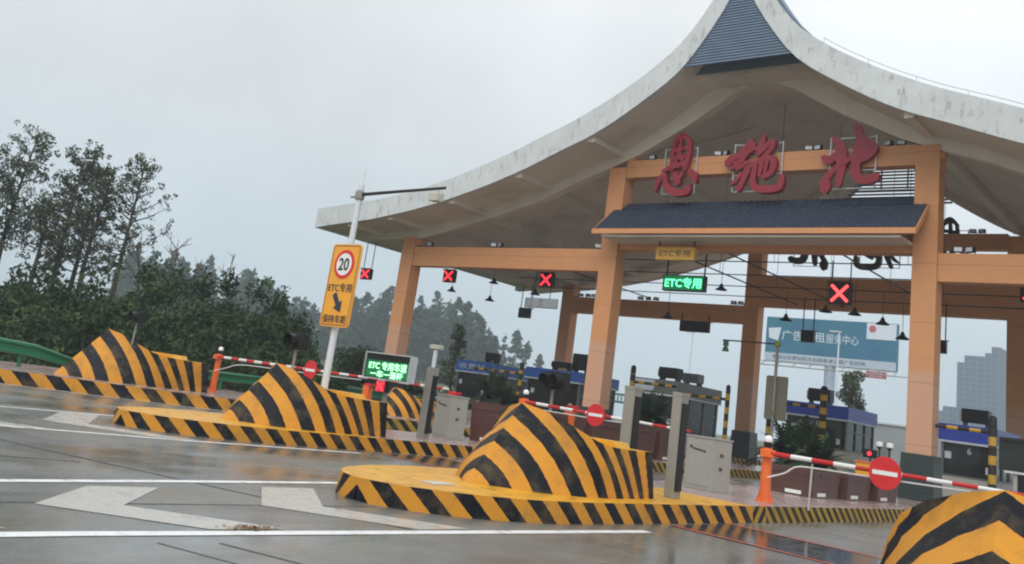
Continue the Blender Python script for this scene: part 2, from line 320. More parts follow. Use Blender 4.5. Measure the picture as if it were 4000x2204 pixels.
def road_mat():
    mt, n, l, b = node_mat('wet_concrete'); tc = n.new('ShaderNodeTexCoord')
    def noise(scale, detail=8, ro=.65, st=(1, 1, 1)):
        mp = n.new('ShaderNodeMapping'); mp.inputs['Scale'].default_value = st; l.new(tc.outputs['Object'], mp.inputs[0])
        z = n.new('ShaderNodeTexNoise'); z.inputs['Scale'].default_value = scale; z.inputs['Detail'].default_value = detail; z.inputs['Roughness'].default_value = ro; l.new(mp.outputs[0], z.inputs['Vector']); return z.outputs[0]
    def mr(src, a, b2, c, d):
        q = n.new('ShaderNodeMapRange'); q.inputs[1].default_value = a; q.inputs[2].default_value = b2; q.inputs[3].default_value = c; q.inputs[4].default_value = d; l.new(src, q.inputs[0]); return q.outputs[0]
    def mix(fac, a, col):
        q = n.new('ShaderNodeMix'); q.data_type = 'RGBA'; l.new(fac, q.inputs[0])
        if hasattr(a, 'links'): l.new(a, q.inputs[6])
        else: q.inputs[6].default_value = (*a, 1)
        q.inputs[7].default_value = (*col, 1); return q.outputs[2]
    big = noise(.5, 8, .68); fine = noise(14, 8, .7); streak = noise(1.0, 8, .7, (2.2, .5, 1)); rust = noise(.55, 7, .7, (1.4, .7, 1))
    c = mix(mr(big, .35, .65, 0, 1), (.085, .085, .078), (.20, .20, .18))
    c = mix(mr(fine, .4, .75, 0, .55), c, (.12, .12, .115))
    c = mix(mr(streak, .52, .68, 0, .7), c, (.075, .075, .07)); c = mix(mr(noise(70, 3, .6), .58, .72, 0, .5), c, (.27, .27, .25)); c = mix(mr(noise(5, 5, .75, (1, .45, 1)), .6, .72, 0, .5), c, (.06, .058, .052))
    c = mix(mr(rust, .52, .68, 0, .6), c, (.17, .115, .05))
    l.new(c, b.inputs['Base Color'])
    wet = noise(.45, 5, .6, (1, .6, 1))
    q = n.new('ShaderNodeMath'); q.operation = 'MULTIPLY_ADD'; l.new(fine, q.inputs[0]); q.inputs[1].default_value = .16; l.new(mr(wet, .38, .62, .04, .34), q.inputs[2])
    l.new(q.outputs[0], b.inputs['Roughness']); b.inputs['Specular IOR Level'].default_value = .55
    bp = n.new('ShaderNodeBump'); bp.inputs['Strength'].default_value = .12; bp.inputs['Distance'].default_value = .01; l.new(noise(9, 6), bp.inputs['Height']); l.new(bp.outputs[0], b.inputs['Normal'])
    return mt
M['road'] = road_mat()
rd = MB(); rd.quadgrid([[(x, y, .004) for x in (-23.4, -10, 0, 12, 40)] for y in np.linspace(-30, 130, 30)])
struct(rd.build('road', M['road']))
def sheet(name, polys, mat, z):
    b = MB()
    for p in polys: b.face([(x, y, z) for x, y in p])
    return struct(b.build(name, mat))
def line(a, b, w):
    a = Vector(a); b = Vector(b); n = Vector((-(b-a).y, (b-a).x)).normalized()*w/2
    return [tuple(a+n), tuple(a-n), tuple(b-n), tuple(b+n)]
sheet('gore_line', [line((-5.5, -6), (-5.42, 3.0), .13), line((-5.42, 3.0), (-5.16, 9.0), .13)], M['road_white'], .008)  # most positions from here on: image pixels cast through the camera onto chosen planes
sheet('gore_line', [line((-6.35, -3), (-7.3, 3.35), .12), line((-7.3, 3.35), (-7.55, 5.0), .12), line((-7.55, 5.0), (-7.9, 7.9), .12)], M['road_white'], .008)
sheet('gore_line', [line((-11.7, -1.5), (-11.32, 5.03), .12), line((-11.32, 5.03), (-11.08, 7.2), .12), line((-11.08, 7.2), (-11.0, 10.3), .12)], M['road_white'], .008)
sheet('gore_line', [line((-13.8, 0), (-14.0, 6.15), .12), line((-14.0, 6.15), (-14.07, 8.6), .12)], M['road_white'], .008)
sheet('edge_line', [line((-20.5, 6.2), (-19.3, 9.2), .12), line((-19.3, 9.2), (-18.1, 11.8), .12), line((-18.1, 11.8), (-17.6, 14), .12)], M['road_white'], .008)
def chev(tx, ty, L, R, w=.62):
    """V pointing at the oncoming traffic; L and R are the arm ends (outer edge)"""
    return [[(tx, ty), (tx+.03, ty+w), (L[0], L[1]+w), L], [(tx, ty), R, (R[0], R[1]+w), (tx+.03, ty+w)]]
for k, nm in ((0, 'a'), (1.86, 'b'), (-1.86, 'c')):
    sheet('gore_chevron', chev(-6.38-.02*k, 3.18+k, (-7.17-.11*k, 3.95+k*.97), (-5.5+.05*k, 3.95+k*1.02)), M['chev_white'], .0075)
for k in (0, -1.86):
    sheet('gore_chevron', chev(-12.4, 6.0+k, (-13.95, 7.0+k), (-11.2, 7.0+k)), M['chev_white'], .0075)
M['joint'] = pbr('tar_joint', (.035, .035, .035), .5, .3, 10)
sheet('slab_joint', [line((-11.2, 4.1), (-9.0, 4.71), .06), line((-9.0, 4.71), (-7.68, 5.08), .06), line((-7.68, 5.08), (-5.4, 5.75), .05), line((-5.1, 3.75), (-3.2, 4.25), .03), line((-5.15, 3.35), (-3.6, 3.75), .018), line((-13.6, 4.6), (-11.5, 5.1), .09)], M['joint'], .006)
sheet('slab_joint', [line((-6.45, -4), (-6.42, 6.3), .025), line((-8.9, 3.2), (-8.55, 4.6), .04), line((-10.5, 11.9), (-8.1, 12.4), .05)], M['joint'], .0062)
M['asphalt_strip'] = pbr('wet_black_rubber_strip', (.035, .038, .045), .12, .3, 6, rvar=.08, bump=.1, bscale=12)
M['red_line'] = pbr('faded_red_road_paint', (.48, .10, .06), .4, .2, 8, stain=(.2, .12, .1), stain_scale=(6, 6, 6), stain_amt=.6)
for a0, a1, b0, b1 in (((-5.45, 10.0), (-1.9, 9.55), (-5.5, 11.55), (-1.9, 11.15)), ((-11.2, 10.9), (-7.95, 10.5), (-11.2, 12.3), (-7.95, 11.9))):
    sheet('detector_strip', [[a0, a1, b1, b0]], M['asphalt_strip'], .0085)
    sheet('red_line', [line(a0, a1, .07)], M['red_line'], .0125)
    sheet('red_line', [line(b0, b1, .07)], M['red_line'], .0125)
# ------------------------------------------------------------------ traffic islands
def island(label, cx, tip, hw, y1, kz=.21, period=.40, change=12.4, decksplit=12.6, dirty=.27, nose_len=2.1, edges=None):
    t = thing('traffic_island', label, 'traffic island', (cx, tip, 0))
    if edges: R, L = edges
    else:
        ts = [0, .01, .04, .1, .2, .33, .5, .7, .9, 1.0]
        yy = [tip+nose_len*q for q in ts]; ww = [max(.02, hw*math.sqrt(max(0, 1-(1-q)**2))) for q in ts]
        yy += list(np.arange(tip+nose_len+.8, y1+.1, 1.0)); yy = sorted(yy+[change, change+.42]); ww += [hw]*(len(yy)-len(ww))
        R = [(cx+w, y) for w, y in zip(ww, yy)]; L = [(cx-w, y) for w, y in zip(ww, yy)]
    bat = .03
    def kerb(P, sgn):
        b = MB(); s = 0; u = 0.0; prev = None; old = MB()
        for i in range(len(P)-1):
            (x0, ya), (x1, yb) = P[i], P[i+1]; ds = math.hypot(x1-x0, yb-ya)
            per = period if (ya+yb)/2 < change else dirty
            u1 = u+ds/per; lz = kz/per
            if abs(ya-change) < .01 and ds < .6: lz = -lz*1.2
            tgt = b if (ya+yb)/2 < change else old
            q = [(x0, ya, 0), (x1, yb, 0), (x1-sgn*bat, yb, kz), (x0-sgn*bat, ya, kz)]
            tgt.face(q, [(u+.1, 0), (u1+.1, 0), (u1+lz+.1, 1), (u+lz+.1, 1)])
            u = u1
        return b, old
    for P, sgn in ((R, 1), (L, -1)):
        b, old = kerb(P, sgn)
        if b.f: b.build('kerb', M['hazard'], t)
        if old.f: old.build('kerb', M['hazard_old'], t)
    d = MB(); p = MB()
    for i in range(len(R)-1):
        tgt = d if (R[i][1]+R[i+1][1])/2 < decksplit else p
        tgt.face([(L[i][0]+bat, L[i][1], kz), (R[i][0]-bat, R[i][1], kz), (R[i+1][0]-bat, R[i+1][1], kz), (L[i+1][0]+bat, L[i+1][1], kz)])
    if d.f: d.build('nose_deck', M['yellow'], t)
    if p.f: p.build('paving', M['paving'], t)
    e = MB(); e.face([(L[-1][0], L[-1][1], 0), (R[-1][0], R[-1][1], 0), (R[-1][0]-bat, R[-1][1], kz), (L[-1][0]+bat, L[-1][1], kz)]); e.build('end_kerb', M['yellow'], t)
    return t
island('foreground striped island whose kerb meets the red road lines, under the two box posts', -6.75, 6.35, 1.19, 40)
island('striped island carrying the amber speed sign pole, second from the left', -12.66, 7.22, 1.19, 44, change=13.8, decksplit=11.6)
island('striped island at the bottom right corner, mostly out of view', -1.2, 3.5, 1.19, 40, change=9.9, decksplit=9.6, kz=.12)
Rr = [(-22.4, 3.5), (-21.0, 6.2), (-19.83, 8.59), (-19.2, 9.88), (-18.45, 11.14), (-17.95, 12.62), (-17.75, 14.5), (-17.3, 17), (-16.4, 20), (-15.55, 22.5), (-15.5, 28), (-15.5, 36), (-15.5, 46)]
Ll = [(-24.6, y) for x, y in Rr]
island('long striped kerb island at the far left beside the green guardrail', -21, 3.5, 1, 46, kz=.27, period=.62, change=13.6, decksplit=9.0, dirty=.36, edges=(Rr, Ll))
# pale paper scraps painted on deck of the near island, green moss patch
tag(MB().box(-6.62, -6.42, 7.05, 7.35, .212, .222).build('paving_slab', M['cream'], loc=(-6.5, 7.2, .212)), 'pale wet square slab lying on the yellow nose of the foreground island', 'slab')
# ------------------------------------------------------------------ crash wedges
def wedge(label, cx, y0, k=1.0, z0=.21, u_off=.0):
    t = thing('crash_wedge', label, 'crash barrier', (cx, y0, z0), 'striped concrete crash wedges on the island noses')
    b = MB(); top = MB()
    ridge = [(0, .8*q, .89*q) for q in (0, .25, .5, .75, 1)]
    base = [(.03, 0), (.30, .28), (.56, .48), (.74, .78), (.82, 1.12)]
    tp = [(.0, .8, .89), (.22, .90, .845), (.46, 1.02, .76), (.64, 1.17, .66), (.72, 1.36, .585), (.735, 1.62, .545), (.735, 2.0, .53), (.735, 2.55, .53)]
    bs = [(.82, 1.12), (.84, 1.25), (.85, 1.40), (.855, 1.56), (.85, 1.75), (.84, 1.95), (.82, 2.22), (.79, 2.58)]
    ut = [3.05, 3.4, 3.8, 4.26, 4.8, 5.5, 6.6, 8.0]
    FR = (0, .2, .4, .6, .8, 1)
    def sect(a, q, bulge, P):
        o = []
        for f in FR:
            w = bulge*math.sin(math.pi*f)
            o.append(P(a[0]+(q[0]-a[0])*f+w, a[1]+(q[1]-a[1])*f-w*.12, a[2]*(1-f)+w*.5))
        return o
    for sg in (1, -1):
        P = lambda x, y, z: (cx+sg*x*k, y0+y*k, z0+z*k)
        rows = [sect(r, q, .105*t_, P) for r, q, t_ in zip(ridge, base, (0, .3, .6, .85, 1))]
        b.quadgrid(rows, [[(u+u_off+.44, 0)]*6 for u in (0.05, .8, 1.55, 2.3, 3.05)])
        rows2 = [sect(a, q, w, P) for a, q, w in zip(tp, bs, (.105, .095, .08, .055, .03, .015, .005, 0))]
        b.quadgrid(rows2, [[(u+u_off+.44, 0)]*6 for u in ut])
    for i in range(len(tp)-1):
        a, c = tp[i], tp[i+1]
        P = lambda x, y, z: (cx+x*k, y0+y*k, z0+z*k)
        top.face([P(-a[0], a[1], a[2]), P(a[0], a[1], a[2]), P(c[0], c[1], c[2]), P(-c[0], c[1], c[2])] if i else [P(0, a[1], a[2]), P(c[0], c[1], c[2]), P(-c[0], c[1], c[2])])
    a, q = tp[-1], bs[-1]
    b.face([P(q[0], q[1], 0), P(-q[0], q[1], 0), P(-a[0], a[1], a[2]), P(a[0], a[1], a[2])], [(8.3+u_off, 0)]*4)
    b.build('striped_body', M['hazard'], t, smooth=True); top.build('top_face', M['yellow'], t)
    bl = MB(); zz = z0+.53*k
    bl.prism_xz([(cx-.66*k, zz), (cx+.72*k, zz), (cx+.66*k, zz+.075*k), (cx-.60*k, zz+.075*k)], y0+1.78*k, y0+2.08*k); bl.build('end_block', M['yellow'], t, bev=.008)
    return t
wedge('striped concrete crash wedge in the centre foreground, in front of the two grey box posts', -6.75, 7.86)
wedge('striped concrete crash wedge with the speed limit sign pole rising from its back', -12.66, 8.85, 1.06)
wedge('smallest and farthest left striped crash wedge, where the green guardrail ends', -20.65, 10.0, 1.25, .27)
wedge('small distant striped crash wedge seen between the green message board and the camera pole', -19.3, 18.3, .85, .27)
wedge('striped crash wedge cut off by the bottom right corner', -1.2, 5.0, 1.0, .12)
# ------------------------------------------------------------------ toll canopy building
CX0 = -11.57; YF, YB = 24.2, 34.62; D = .536
bt = [(0, 13.95), (.35, 13.0), (.6, 12.62), (.88, 12.24), (1.30, 11.6), (1.70, 11.1), (2.28, 10.67), (3.1, 10.14), (3.9, 9.66), (4.7, 9.26), (5.57, 8.95), (6.3, 8.65), (7.18, 8.31), (8.7, 7.82), (10.6, 7.33), (12.08, 7.04), (13.96, 6.76), (16.04, 6.58), (17.03, 6.47)]
tt = [(0, 14.7), (.86, 13.1), (1.15, 12.7), (1.66, 12.0), (2.14, 11.6), (2.87, 11.08), (3.8, 10.53), (4.65, 10.1), (5.5, 9.72), (6.6, 9.32), (7.64, 8.9), (9.9, 8.19), (11.9, 7.70), (13.94, 7.42), (15.65, 7.28), (17.03, 7.15)]
def ip(tab, u):
    u = abs(u)
    return float(np.interp(u, [a for a, _ in tab], [b for _, b in tab]))
def smooth_tab(tab):
    q = np.linspace(0, 17.03, 90); v = np.array([ip(tab, a) for a in q]); 
    for _ in range(3): v[1:-1] = .25*v[:-2]+.5*v[1:-1]+.25*v[2:]
    return list(zip(q, v))
bt = smooth_tab(bt); tt = smooth_tab(tt)
gate = thing('toll_canopy', 'orange pillared toll gate under a sweeping white edged roof', 'toll gate', (CX0, YF, 0))
us = sorted(set(list(np.linspace(-17.03, 17.03, 104))+[0.0]))
Y0, Y1 = 22.4, 36.95
rows = lambda f, ys_: [[(CX0+u, y, f(u)) for u in us] for y in ys_]
def capz(y):
    return max(11.25, 14.8-(y-Y0-.7)*9, 11.25+.5*(y-33.4))
YS = [Y0+.05, Y0+.7, Y0+.8, Y0+.95, Y0+1.1, 24.5, 27, 30, 33.4, 34, 34.6, 35.2, 35.8, 36.4, Y1-.05]
b = MB(); b.quadgrid([[(CX0+u, y, min(ip(bt, u), capz(y)-.1)) for u in us] for y in YS]); b.build('soffit', M['soffit'], gate, smooth=True)
b = MB(); b.quadgrid([[(CX0+u, y, min(ip(tt, u)-.02, capz(y)+.15)) for u in us] for y in YS]); b.build('roof_deck', M['tile_blue'], gate, smooth=True)
for ya, yb, nm in ((Y0, Y0+.16, 'fascia'), (Y1-.16, Y1, 'fascia')):
    b = MB()
    for y in (ya, yb): b.quadgrid([[(CX0+u, y, ip(bt, u)-.03) for u in us], [(CX0+u, y, ip(tt, u)+.03) for u in us]])
    b.quadgrid([[(CX0+u, ya, ip(tt, u)+.03) for u in us], [(CX0+u, yb, ip(tt, u)+.03) for u in us]])
    b.quadgrid([[(CX0+u, ya, ip(bt, u)-.03) for u in us], [(CX0+u, yb, ip(bt, u)-.03) for u in us]])
    for s_ in (-17.03, 17.03): b.face([(CX0+s_, ya, ip(bt, s_)-.03), (CX0+s_, yb, ip(bt, s_)-.03), (CX0+s_, yb, ip(tt, s_)+.03), (CX0+s_, ya, ip(tt, s_)+.03)])
    b.build(nm, M['fascia'], gate)
for s_ in (-17.03, 17.03):
    b = MB(); x = CX0+s_; e = .12*(1 if s_ > 0 else -1)
    b.box(min(x, x-e), max(x, x-e), Y0+.16, Y1-.16, ip(bt, s_)-.03, ip(tt, s_)+.03); b.build('side_fascia', M['fascia'], gate)
# standing slate ridge skin above the steep part of the roof
b = MB(); q = [0, .4, .8, 1.15, 1.5, 1.85, 2.15]
for sg in (1, -1):
    b.quadgrid([[(CX0+sg*u, y, ip(tt, u)+.03+.22*max(0, 1-(u/2.15)**2)) for u in q] for y in (Y0+.2, Y0+.5, Y0+.78)])
    b.face([(CX0+sg*u, Y0+.2, ip(tt, u)+.03+.22*max(0, 1-(u/2.15)**2)) for u in q]+[(CX0+sg*u, Y0+.2, ip(tt, u)-.05) for u in q[::-1]])
    b.face([(CX0+sg*u, Y0+.78, ip(tt, u)+.13) for u in q]+[(CX0+sg*u, Y0+.78, min(ip(tt, u), 11.2)) for u in q[::-1]])
b.build('ridge_cladding', M['louvre'], gate)
# louvred gables
def louvre(y, sg, back=False):
    b = MB(); z = 10.6 if back else 11.2
    while z < 13.7:
        # half width of the opening at this height
        w = max(0, float(np.interp(-z, [-v for _, v in bt[:12]], [u_ for u_, _ in bt[:12]])))
        w += 0 if back else .05
        if w > .06:
            h = .072 if back else .09
            b.face([(CX0-w, y, z), (CX0+w, y, z), (CX0+w, y+sg*.035, z+h), (CX0-w, y+sg*.035, z+h)])
            b.face([(CX0-w, y, z), (CX0+w, y, z), (CX0+w, y+sg*.05, z-.004), (CX0-w, y+sg*.05, z-.004)])
        z += .13 if back else .086
    b.build('louvre', M['louvre'], gate)
    f = MB(); zf = 11.13 if back else 11.26; f.box(CX0-1.55, CX0+1.55, y+.1*sg-.03, y+.1*sg+.03, zf, zf+.06)
    for dx in (-.5, .5): f.box(CX0+dx-.025, CX0+dx+.025, y+.14*sg-.02, y+.14*sg+.02, 11.2, 12.4)
    f.build('louvre_frame', M['louvre'], gate)
louvre(Y0+.03, 1); 
louvre(Y1-.3, -1, True)
# curved frame beams that follow the roof at the pillar lines
cb = [(0, 11.25), (.9, 10.95), (1.6, 10.5), (2.5, 9.95), (4.0, 9.18), (5.0, 8.8), (6.2, 8.4), (7.8, 7.73), (10, 7.15), (12.0, 6.68), (13.1, 6.45), (15, 6.4), (16.8, 6.42)]
b = MB(); q = np.linspace(-16.8, 16.8, 90)
A = [[(CX0+u, YF+.06, ip(cb, u)) for u in q], [(CX0+u, YF+.06, ip(bt, u)+.05) for u in q]]
B = [[(CX0+u, YF+.42, ip(cb, u)) for u in q], [(CX0+u, YF+.42, ip(bt, u)+.05) for u in q]]
b.quadgrid(A); b.quadgrid(B); b.quadgrid([A[0], B[0]]); b.build('frame_beam', M['soffit'], gate)
b = MB()
A = [[(CX0+u, YB+.06, ip(bt, u)-.28) for u in q], [(CX0+u, YB+.06, ip(bt, u)+.05) for u in q]]
B = [[(CX0+u, YB+.42, ip(bt, u)-.28) for u in q], [(CX0+u, YB+.42, ip(bt, u)+.05) for u in q]]
b.quadgrid(A); b.quadgrid(B); b.quadgrid([A[0], B[0]]); b.build('frame_beam', M['soffit'], gate)
for u in (-15.2, -13.1, -10.2, -7.4, -4.7, 4.7, 7.4, 10.2, 13.1, 15.2):
    b = MB(); z = min(ip(bt, u), 11.1); b.box(CX0+u-.12, CX0+u+.12, YF+.42, YB+.06, z-.3, z+.04)
    b.box(CX0+u-.12, CX0+u+.12, Y0+.16, YF+.06, z-.14, z+.04); b.build('rib', M['soffit'], gate)
for sg in (1, -1):
    b = MB(); p = []
    for k in range(15):
        f = k/14; u = sg*(4.4-3.6*f); y = YF-.0-1.7*f; p.append((CX0+u, y, ip(bt, u)-.02))
    p = []
    for k in range(20):
        f = k/19; u = sg*(4.6-4.3*f); y = YF+.5+4.6*f; p.append((CX0+u, y, ip(bt, u)-.05))
    b.tube(p, .07, 6); b.build('hip_rib', M['soffit'], gate)
cols = [(-25.5, -24.9, YF, 6.48), (-16.56, -15.95, YF, 8.78), (-7.17, -6.58, YF, 8.95), (1.75, 2.35, YF, 6.48), (-25.5, -24.9, YB, 6.6), (-16.56, -15.95, YB, 8.9), (-7.17, -6.58, YB, 8.9), (1.75, 2.35, YB, 6.6)]
for x0, x1, y, zt in cols:
    b = MB(); b.box(x0, x1, y, y+D, 1.26, zt); c = b.build('column', M['orange'], gate, bev=.012)
    ORG[c.name] = ORG[gate.name]
    b = MB(); z0 = .2 if x0 > -20 and x0 < 0 else 0.0
    w = .07; B0 = [(x0-w-.05, y-w-.05), (x1+w+.05, y-w-.05), (x1+w+.05, y+D+w+.05), (x0-w-.05, y+D+w+.05)]; T0 = [(x0-w, y-w), (x1+w, y-w), (x1+w, y+D+w), (x0-w, y+D+w)]
    r1 = [(a, c_, 0.02) for a, c_ in B0]; r2 = [(a, c_, 1.26) for a, c_ in T0]
    b.quadgrid([r1, r2], None, 0, True); b.face(r2); b.build('plinth', M['plinth'], c)
for x0, x1, z0, z1, y in ((-15.97, -15.73, 8.4, 9.72, YF), (-6.74, -6.5, 8.6, 9.3, YF), (-25.02, -24.75, 6.2, 6.95, YF)):
    b = MB(); b.box(x0, x1, y+.1, y+.4, z0, z1); b.build('stub_post', M['orange'], gate)
def beam(x0, x1, y0, y1, z0, z1):
    b = MB(); b.box(x0, x1, y0, y1, z0, z1); return b.build('beam', M['orange'], gate, bev=.01)
beam(-24.9, -16.56, YF+.08, YF+.46, 5.42, 6.13); beam(-6.58, 1.75, YF+.08, YF+.46, 5.42, 6.13)
beam(-15.95, -7.17, YF+.04, YF+.44, 8.43, 8.99); beam(-15.95, -7.17, YF+.1, YF+.5, 6.12, 7.3)
beam(-24.9, -16.56, YB, YB+.45, 5.36, 6.06); beam(-15.95, -7.17, YB, YB+.45, 6.08, 7.27); beam(-6.58, 1.75, YB, YB+.45, 6.08, 7.27)
beam(-15.95, -7.17, YB+.04, YB+.44, 8.43, 8.99)
# tiled canopy between the two middle pillars
can = MB(); nx = 260; rowsn = 8
x0, x1 = -16.2, -6.84
P0 = (23.2, 6.53); P1 = (24.2, 7.36)
for r in range(rowsn):
    f0 = r/rowsn; f1 = (r+1)/rowsn+.02
    A = []; B = []
    for i in range(nx+1):
        x = x0+(x1-x0)*i/nx; w = .028*abs(math.sin(math.pi*(x-x0)/.18))
        A.append((x, P0[0]+(P1[0]-P0[0])*f0-.004, P0[1]+(P1[1]-P0[1])*f0+w+.03)); B.append((x, P0[0]+(P1[0]-P0[0])*f1, P0[1]+(P1[1]-P0[1])*f1+w*.9))
    lo = [(x, y+.004, z-.03) for x, y, z in A]
    can.quadgrid([lo, A, B])
A = []; B = []
for i in range(nx+1):
    x = -15.93+(8.74)*i/nx; w = .028*abs(math.sin(math.pi*(x-x0)/.18)); A.append((x, 24.16, 7.36+w)); B.append((x, 24.55, 7.64+w))
can.quadgrid([A, B])
ct = can.build('tiled_canopy', M['tile_blue'], gate)
ev = MB(); ev.box(x0-.05, x1+.05, 23.14, 23.24, 6.38, 6.525); ev.build('eave_board', M['orange'], ct)
for x in (x0-.05, x1+.02):
    e = MB(); e.quadgrid([[(x, 23.24, 6.38), (x, 23.24, 6.56), (x, 24.2, 7.40), (x, 24.2, 7.2)], [(x+.03, 23.24, 6.38), (x+.03, 23.24, 6.56), (x+.03, 24.2, 7.40), (x+.03, 24.2, 7.2)]], None, 0, True)
    e.face([(x, 23.24, 6.38), (x, 23.24, 6.56), (x, 24.2, 7.40), (x, 24.2, 7.2)]); e.face([(x+.03, 23.24, 6.38), (x+.03, 23.24, 6.56), (x+.03, 24.2, 7.40), (x+.03, 24.2, 7.2)]); e.build('verge_board', M['orange'], ct)
sf = MB(); sf.box(-15.95, -7.17, 23.24, YF+.1, 6.30, 6.36); sf.build('canopy_soffit', M['soffit'], ct)
b = MB(); pts = [(CX0+u, Y0+.3, ip(tt, u)+.22) for u in np.linspace(2.4, 16.8, 40)]; b.tube(pts, .012, 5)
for u in np.arange(2.4, 16.8, 1.2): b.tube([(CX0+u, Y0+.3, ip(tt, u)-.02), (CX0+u, Y0+.3, ip(tt, u)+.23)], .01, 5)
b.build('lightning_wire', M['galv'], gate)
# ceiling rods
for y, z in ((26.0, 6.16), (28.2, 6.15), (30.6, 6.17), (33.0, 6.19)):
    b = MB(); b.tube([(-24.9, y, z), (-16, y, z-.01), (1.7, y, z)], .018, 6); b.build('ceiling_rod', M['dark'], gate)
for x in (-21.0, -14.4, -12.6, -9.2):
    b = MB(); b.tube([(x, YF+.3, 6.2), (x, YB+.1, 6.2)], .024, 6); b.build('ceiling_rod', M['dark'], gate)
for k, x in enumerate(np.arange(-15.4, -7.2, .95)):
    b = MB(); y = (26.0, 28.2, 30.6, 33.0)[k % 4]; b.tube([(x, y, 6.15), (x, y, ip(bt, x-CX0))], .008, 5); b.build('hanger_wire', M['dark'], gate)
# ------------------------------------------------------------------ red characters
def catmull(P, n=7):
    P = [Vector(p) for p in P]
    if len(P) == 2: return [P[0].lerp(P[1], k/n) for k in range(n+1)]
    Q = [P[0]*2-P[1]]+P+[P[-1]*2-P[-2]]; o = []
    for i in range(1, len(Q)-2):
        for k in range(n):
            t = k/n; a, b, c, d = Q[i-1:i+3]
            o.append(.5*((2*b)+(c-a)*t+(2*a-5*b+4*c-d)*t*t+(3*b-a-3*c+d)*t**3))
    o.append(P[-1]); return o
def brush(b, P, w0, w1, w2, y, th, sg=1):
    C = catmull(P); n = len(C); Lf = []; Rt = []
    for i, p in enumerate(C):
        t = (C[min(i+1, n-1)]-C[max(i-1, 0)]).normalized(); nn = Vector((-t.y, t.x)); f = i/(n-1)
        w = (w0*(1-2*f)+w1*2*f if f < .5 else w1*(2-2*f)+w2*(2*f-1))/2
        Lf.append(p+nn*w); Rt.append(p-nn*w)
    t0 = (C[0]-C[1]).normalized(); t1 = (C[-1]-C[-2]).normalized()
    poly = Lf+[C[-1]+t1*w2*.4]+Rt[::-1]+[C[0]+t0*w0*.4]
    ya, yb = y, y+th
    F = lambda p, yy: (p.x, yy, p.y)
    for yy in (ya, yb):
        b.quadgrid([[F(p, yy) for p in Lf], [F(p, yy) for p in Rt]])
        b.face([F(Lf[-1], yy), F(C[-1]+t1*w2*.4, yy), F(Rt[-1], yy)]); b.face([F(Lf[0], yy), F(C[0]+t0*w0*.4, yy), F(Rt[0], yy)])
    b.quadgrid([[F(p, ya) for p in poly], [F(p, yb) for p in poly]], None, 0, True)
GL = {
'en': [([(-14.199, 8.522), (-14.234, 9.011), (-14.189, 9.465)], .10, .12, .10), ([(-14.223, 9.432), (-13.963, 9.644), (-13.66, 9.431)], .10, .18, .12), ([(-13.686, 9.502), (-13.676, 9.05), (-13.772, 8.554)], .13, .15, .13), ([(-14.213, 9.168), (-13.715, 9.243)], .09, .11, .09), ([(-14.241, 8.907), (-13.723, 8.966)], .10, .11, .09), ([(-13.968, 9.521), (-14.002, 9.138), (-14.093, 8.76)], .09, .12, .08), ([(-14.002, 9.12), (-13.84, 8.80)], .08, .11, .12), ([(-14.521, 8.518), (-14.176, 8.659), (-13.737, 8.742)], .09, .16, .14), ([(-14.507, 8.396), (-14.622, 8.226), (-14.707, 7.898)], .12, .16, .05), ([(-14.415, 8.427), (-14.338, 8.077), (-14.05, 7.855), (-13.642, 7.85), (-13.557, 8.017)], .12, .22, .16), ([(-14.076, 8.43), (-13.976, 8.202), (-14.002, 8.1)], .16, .24, .14), ([(-13.582, 8.494), (-13.439, 8.352), (-13.363, 8.146)], .16, .24, .10), ([(-13.815, 8.436), (-13.909, 8.268)], .12, .1, .06)],
'shi': [([(-11.761, 9.207), (-11.639, 9.365)], .13, .16, .08), ([(-11.985, 9.037), (-11.759, 9.19), (-11.56, 9.227)], .10, .14, .12), ([(-12.384, 8.675), (-12.208, 8.833), (-11.875, 8.948), (-11.567, 9.112)], .22, .18, .14), ([(-11.79, 8.943), (-12.052, 8.626), (-12.284, 8.52)], .12, .13, .10), ([(-12.075, 8.494), (-11.714, 8.642), (-11.785, 8.285), (-11.968, 7.85)], .10, .19, .12), ([(-11.908, 8.339), (-12.077, 8.132), (-12.239, 8.023)], .10, .12, .05), ([(-12.159, 8.664), (-11.858, 8.748)], .1, .1, .1), ([(-11.459, 9.007), (-11.328, 9.245), (-11.278, 9.456)], .16, .15, .08), ([(-11.433, 8.89), (-11.126, 9.2), (-10.951, 9.27)], .12, .16, .10), ([(-11.29, 8.768), (-11.078, 9.001), (-10.961, 9.189)], .11, .14, .10), ([(-11.655, 8.541), (-11.286, 8.719), (-10.976, 8.735), (-10.982, 8.38), (-11.245, 8.198)], .10, .18, .13), ([(-11.284, 8.686), (-11.347, 8.234)], .11, .13, .09), ([(-11.124, 8.743), (-11.187, 8.292)], .09, .11, .08), ([(-11.473, 8.565), (-11.522, 8.144), (-11.385, 7.881), (-10.83, 7.857), (-10.679, 7.985), (-10.665, 8.239)], .13, .20, .12)],
'bei': [([(-9.257, 9.237), (-9.078, 8.976), (-9.035, 8.448), (-9.079, 7.9)], .16, .30, .14), ([(-9.544, 8.706), (-9.357, 8.619), (-9.1, 8.822)], .14, .22, .14), ([(-9.051, 8.48), (-9.334, 8.215), (-9.47, 7.974), (-9.428, 7.773)], .12, .17, .26), ([(-9.472, 8.005), (-9.315, 7.877)], .2, .2, .1), ([(-8.978, 8.491), (-8.725, 8.693)], .09, .12, .09), ([(-8.65, 9.537), (-8.56, 9.19), (-8.625, 8.733), (-8.646, 8.278), (-8.535, 8.062), (-8.277, 8.037), (-8.07, 8.118)], .18, .24, .22), ([(-8.414, 9.149), (-8.204, 8.922), (-8.364, 8.688), (-8.558, 8.547)], .16, .26, .12), ([(-8.534, 9.25), (-8.434, 8.967), (-8.479, 8.695)], .2, .34, .2)]}
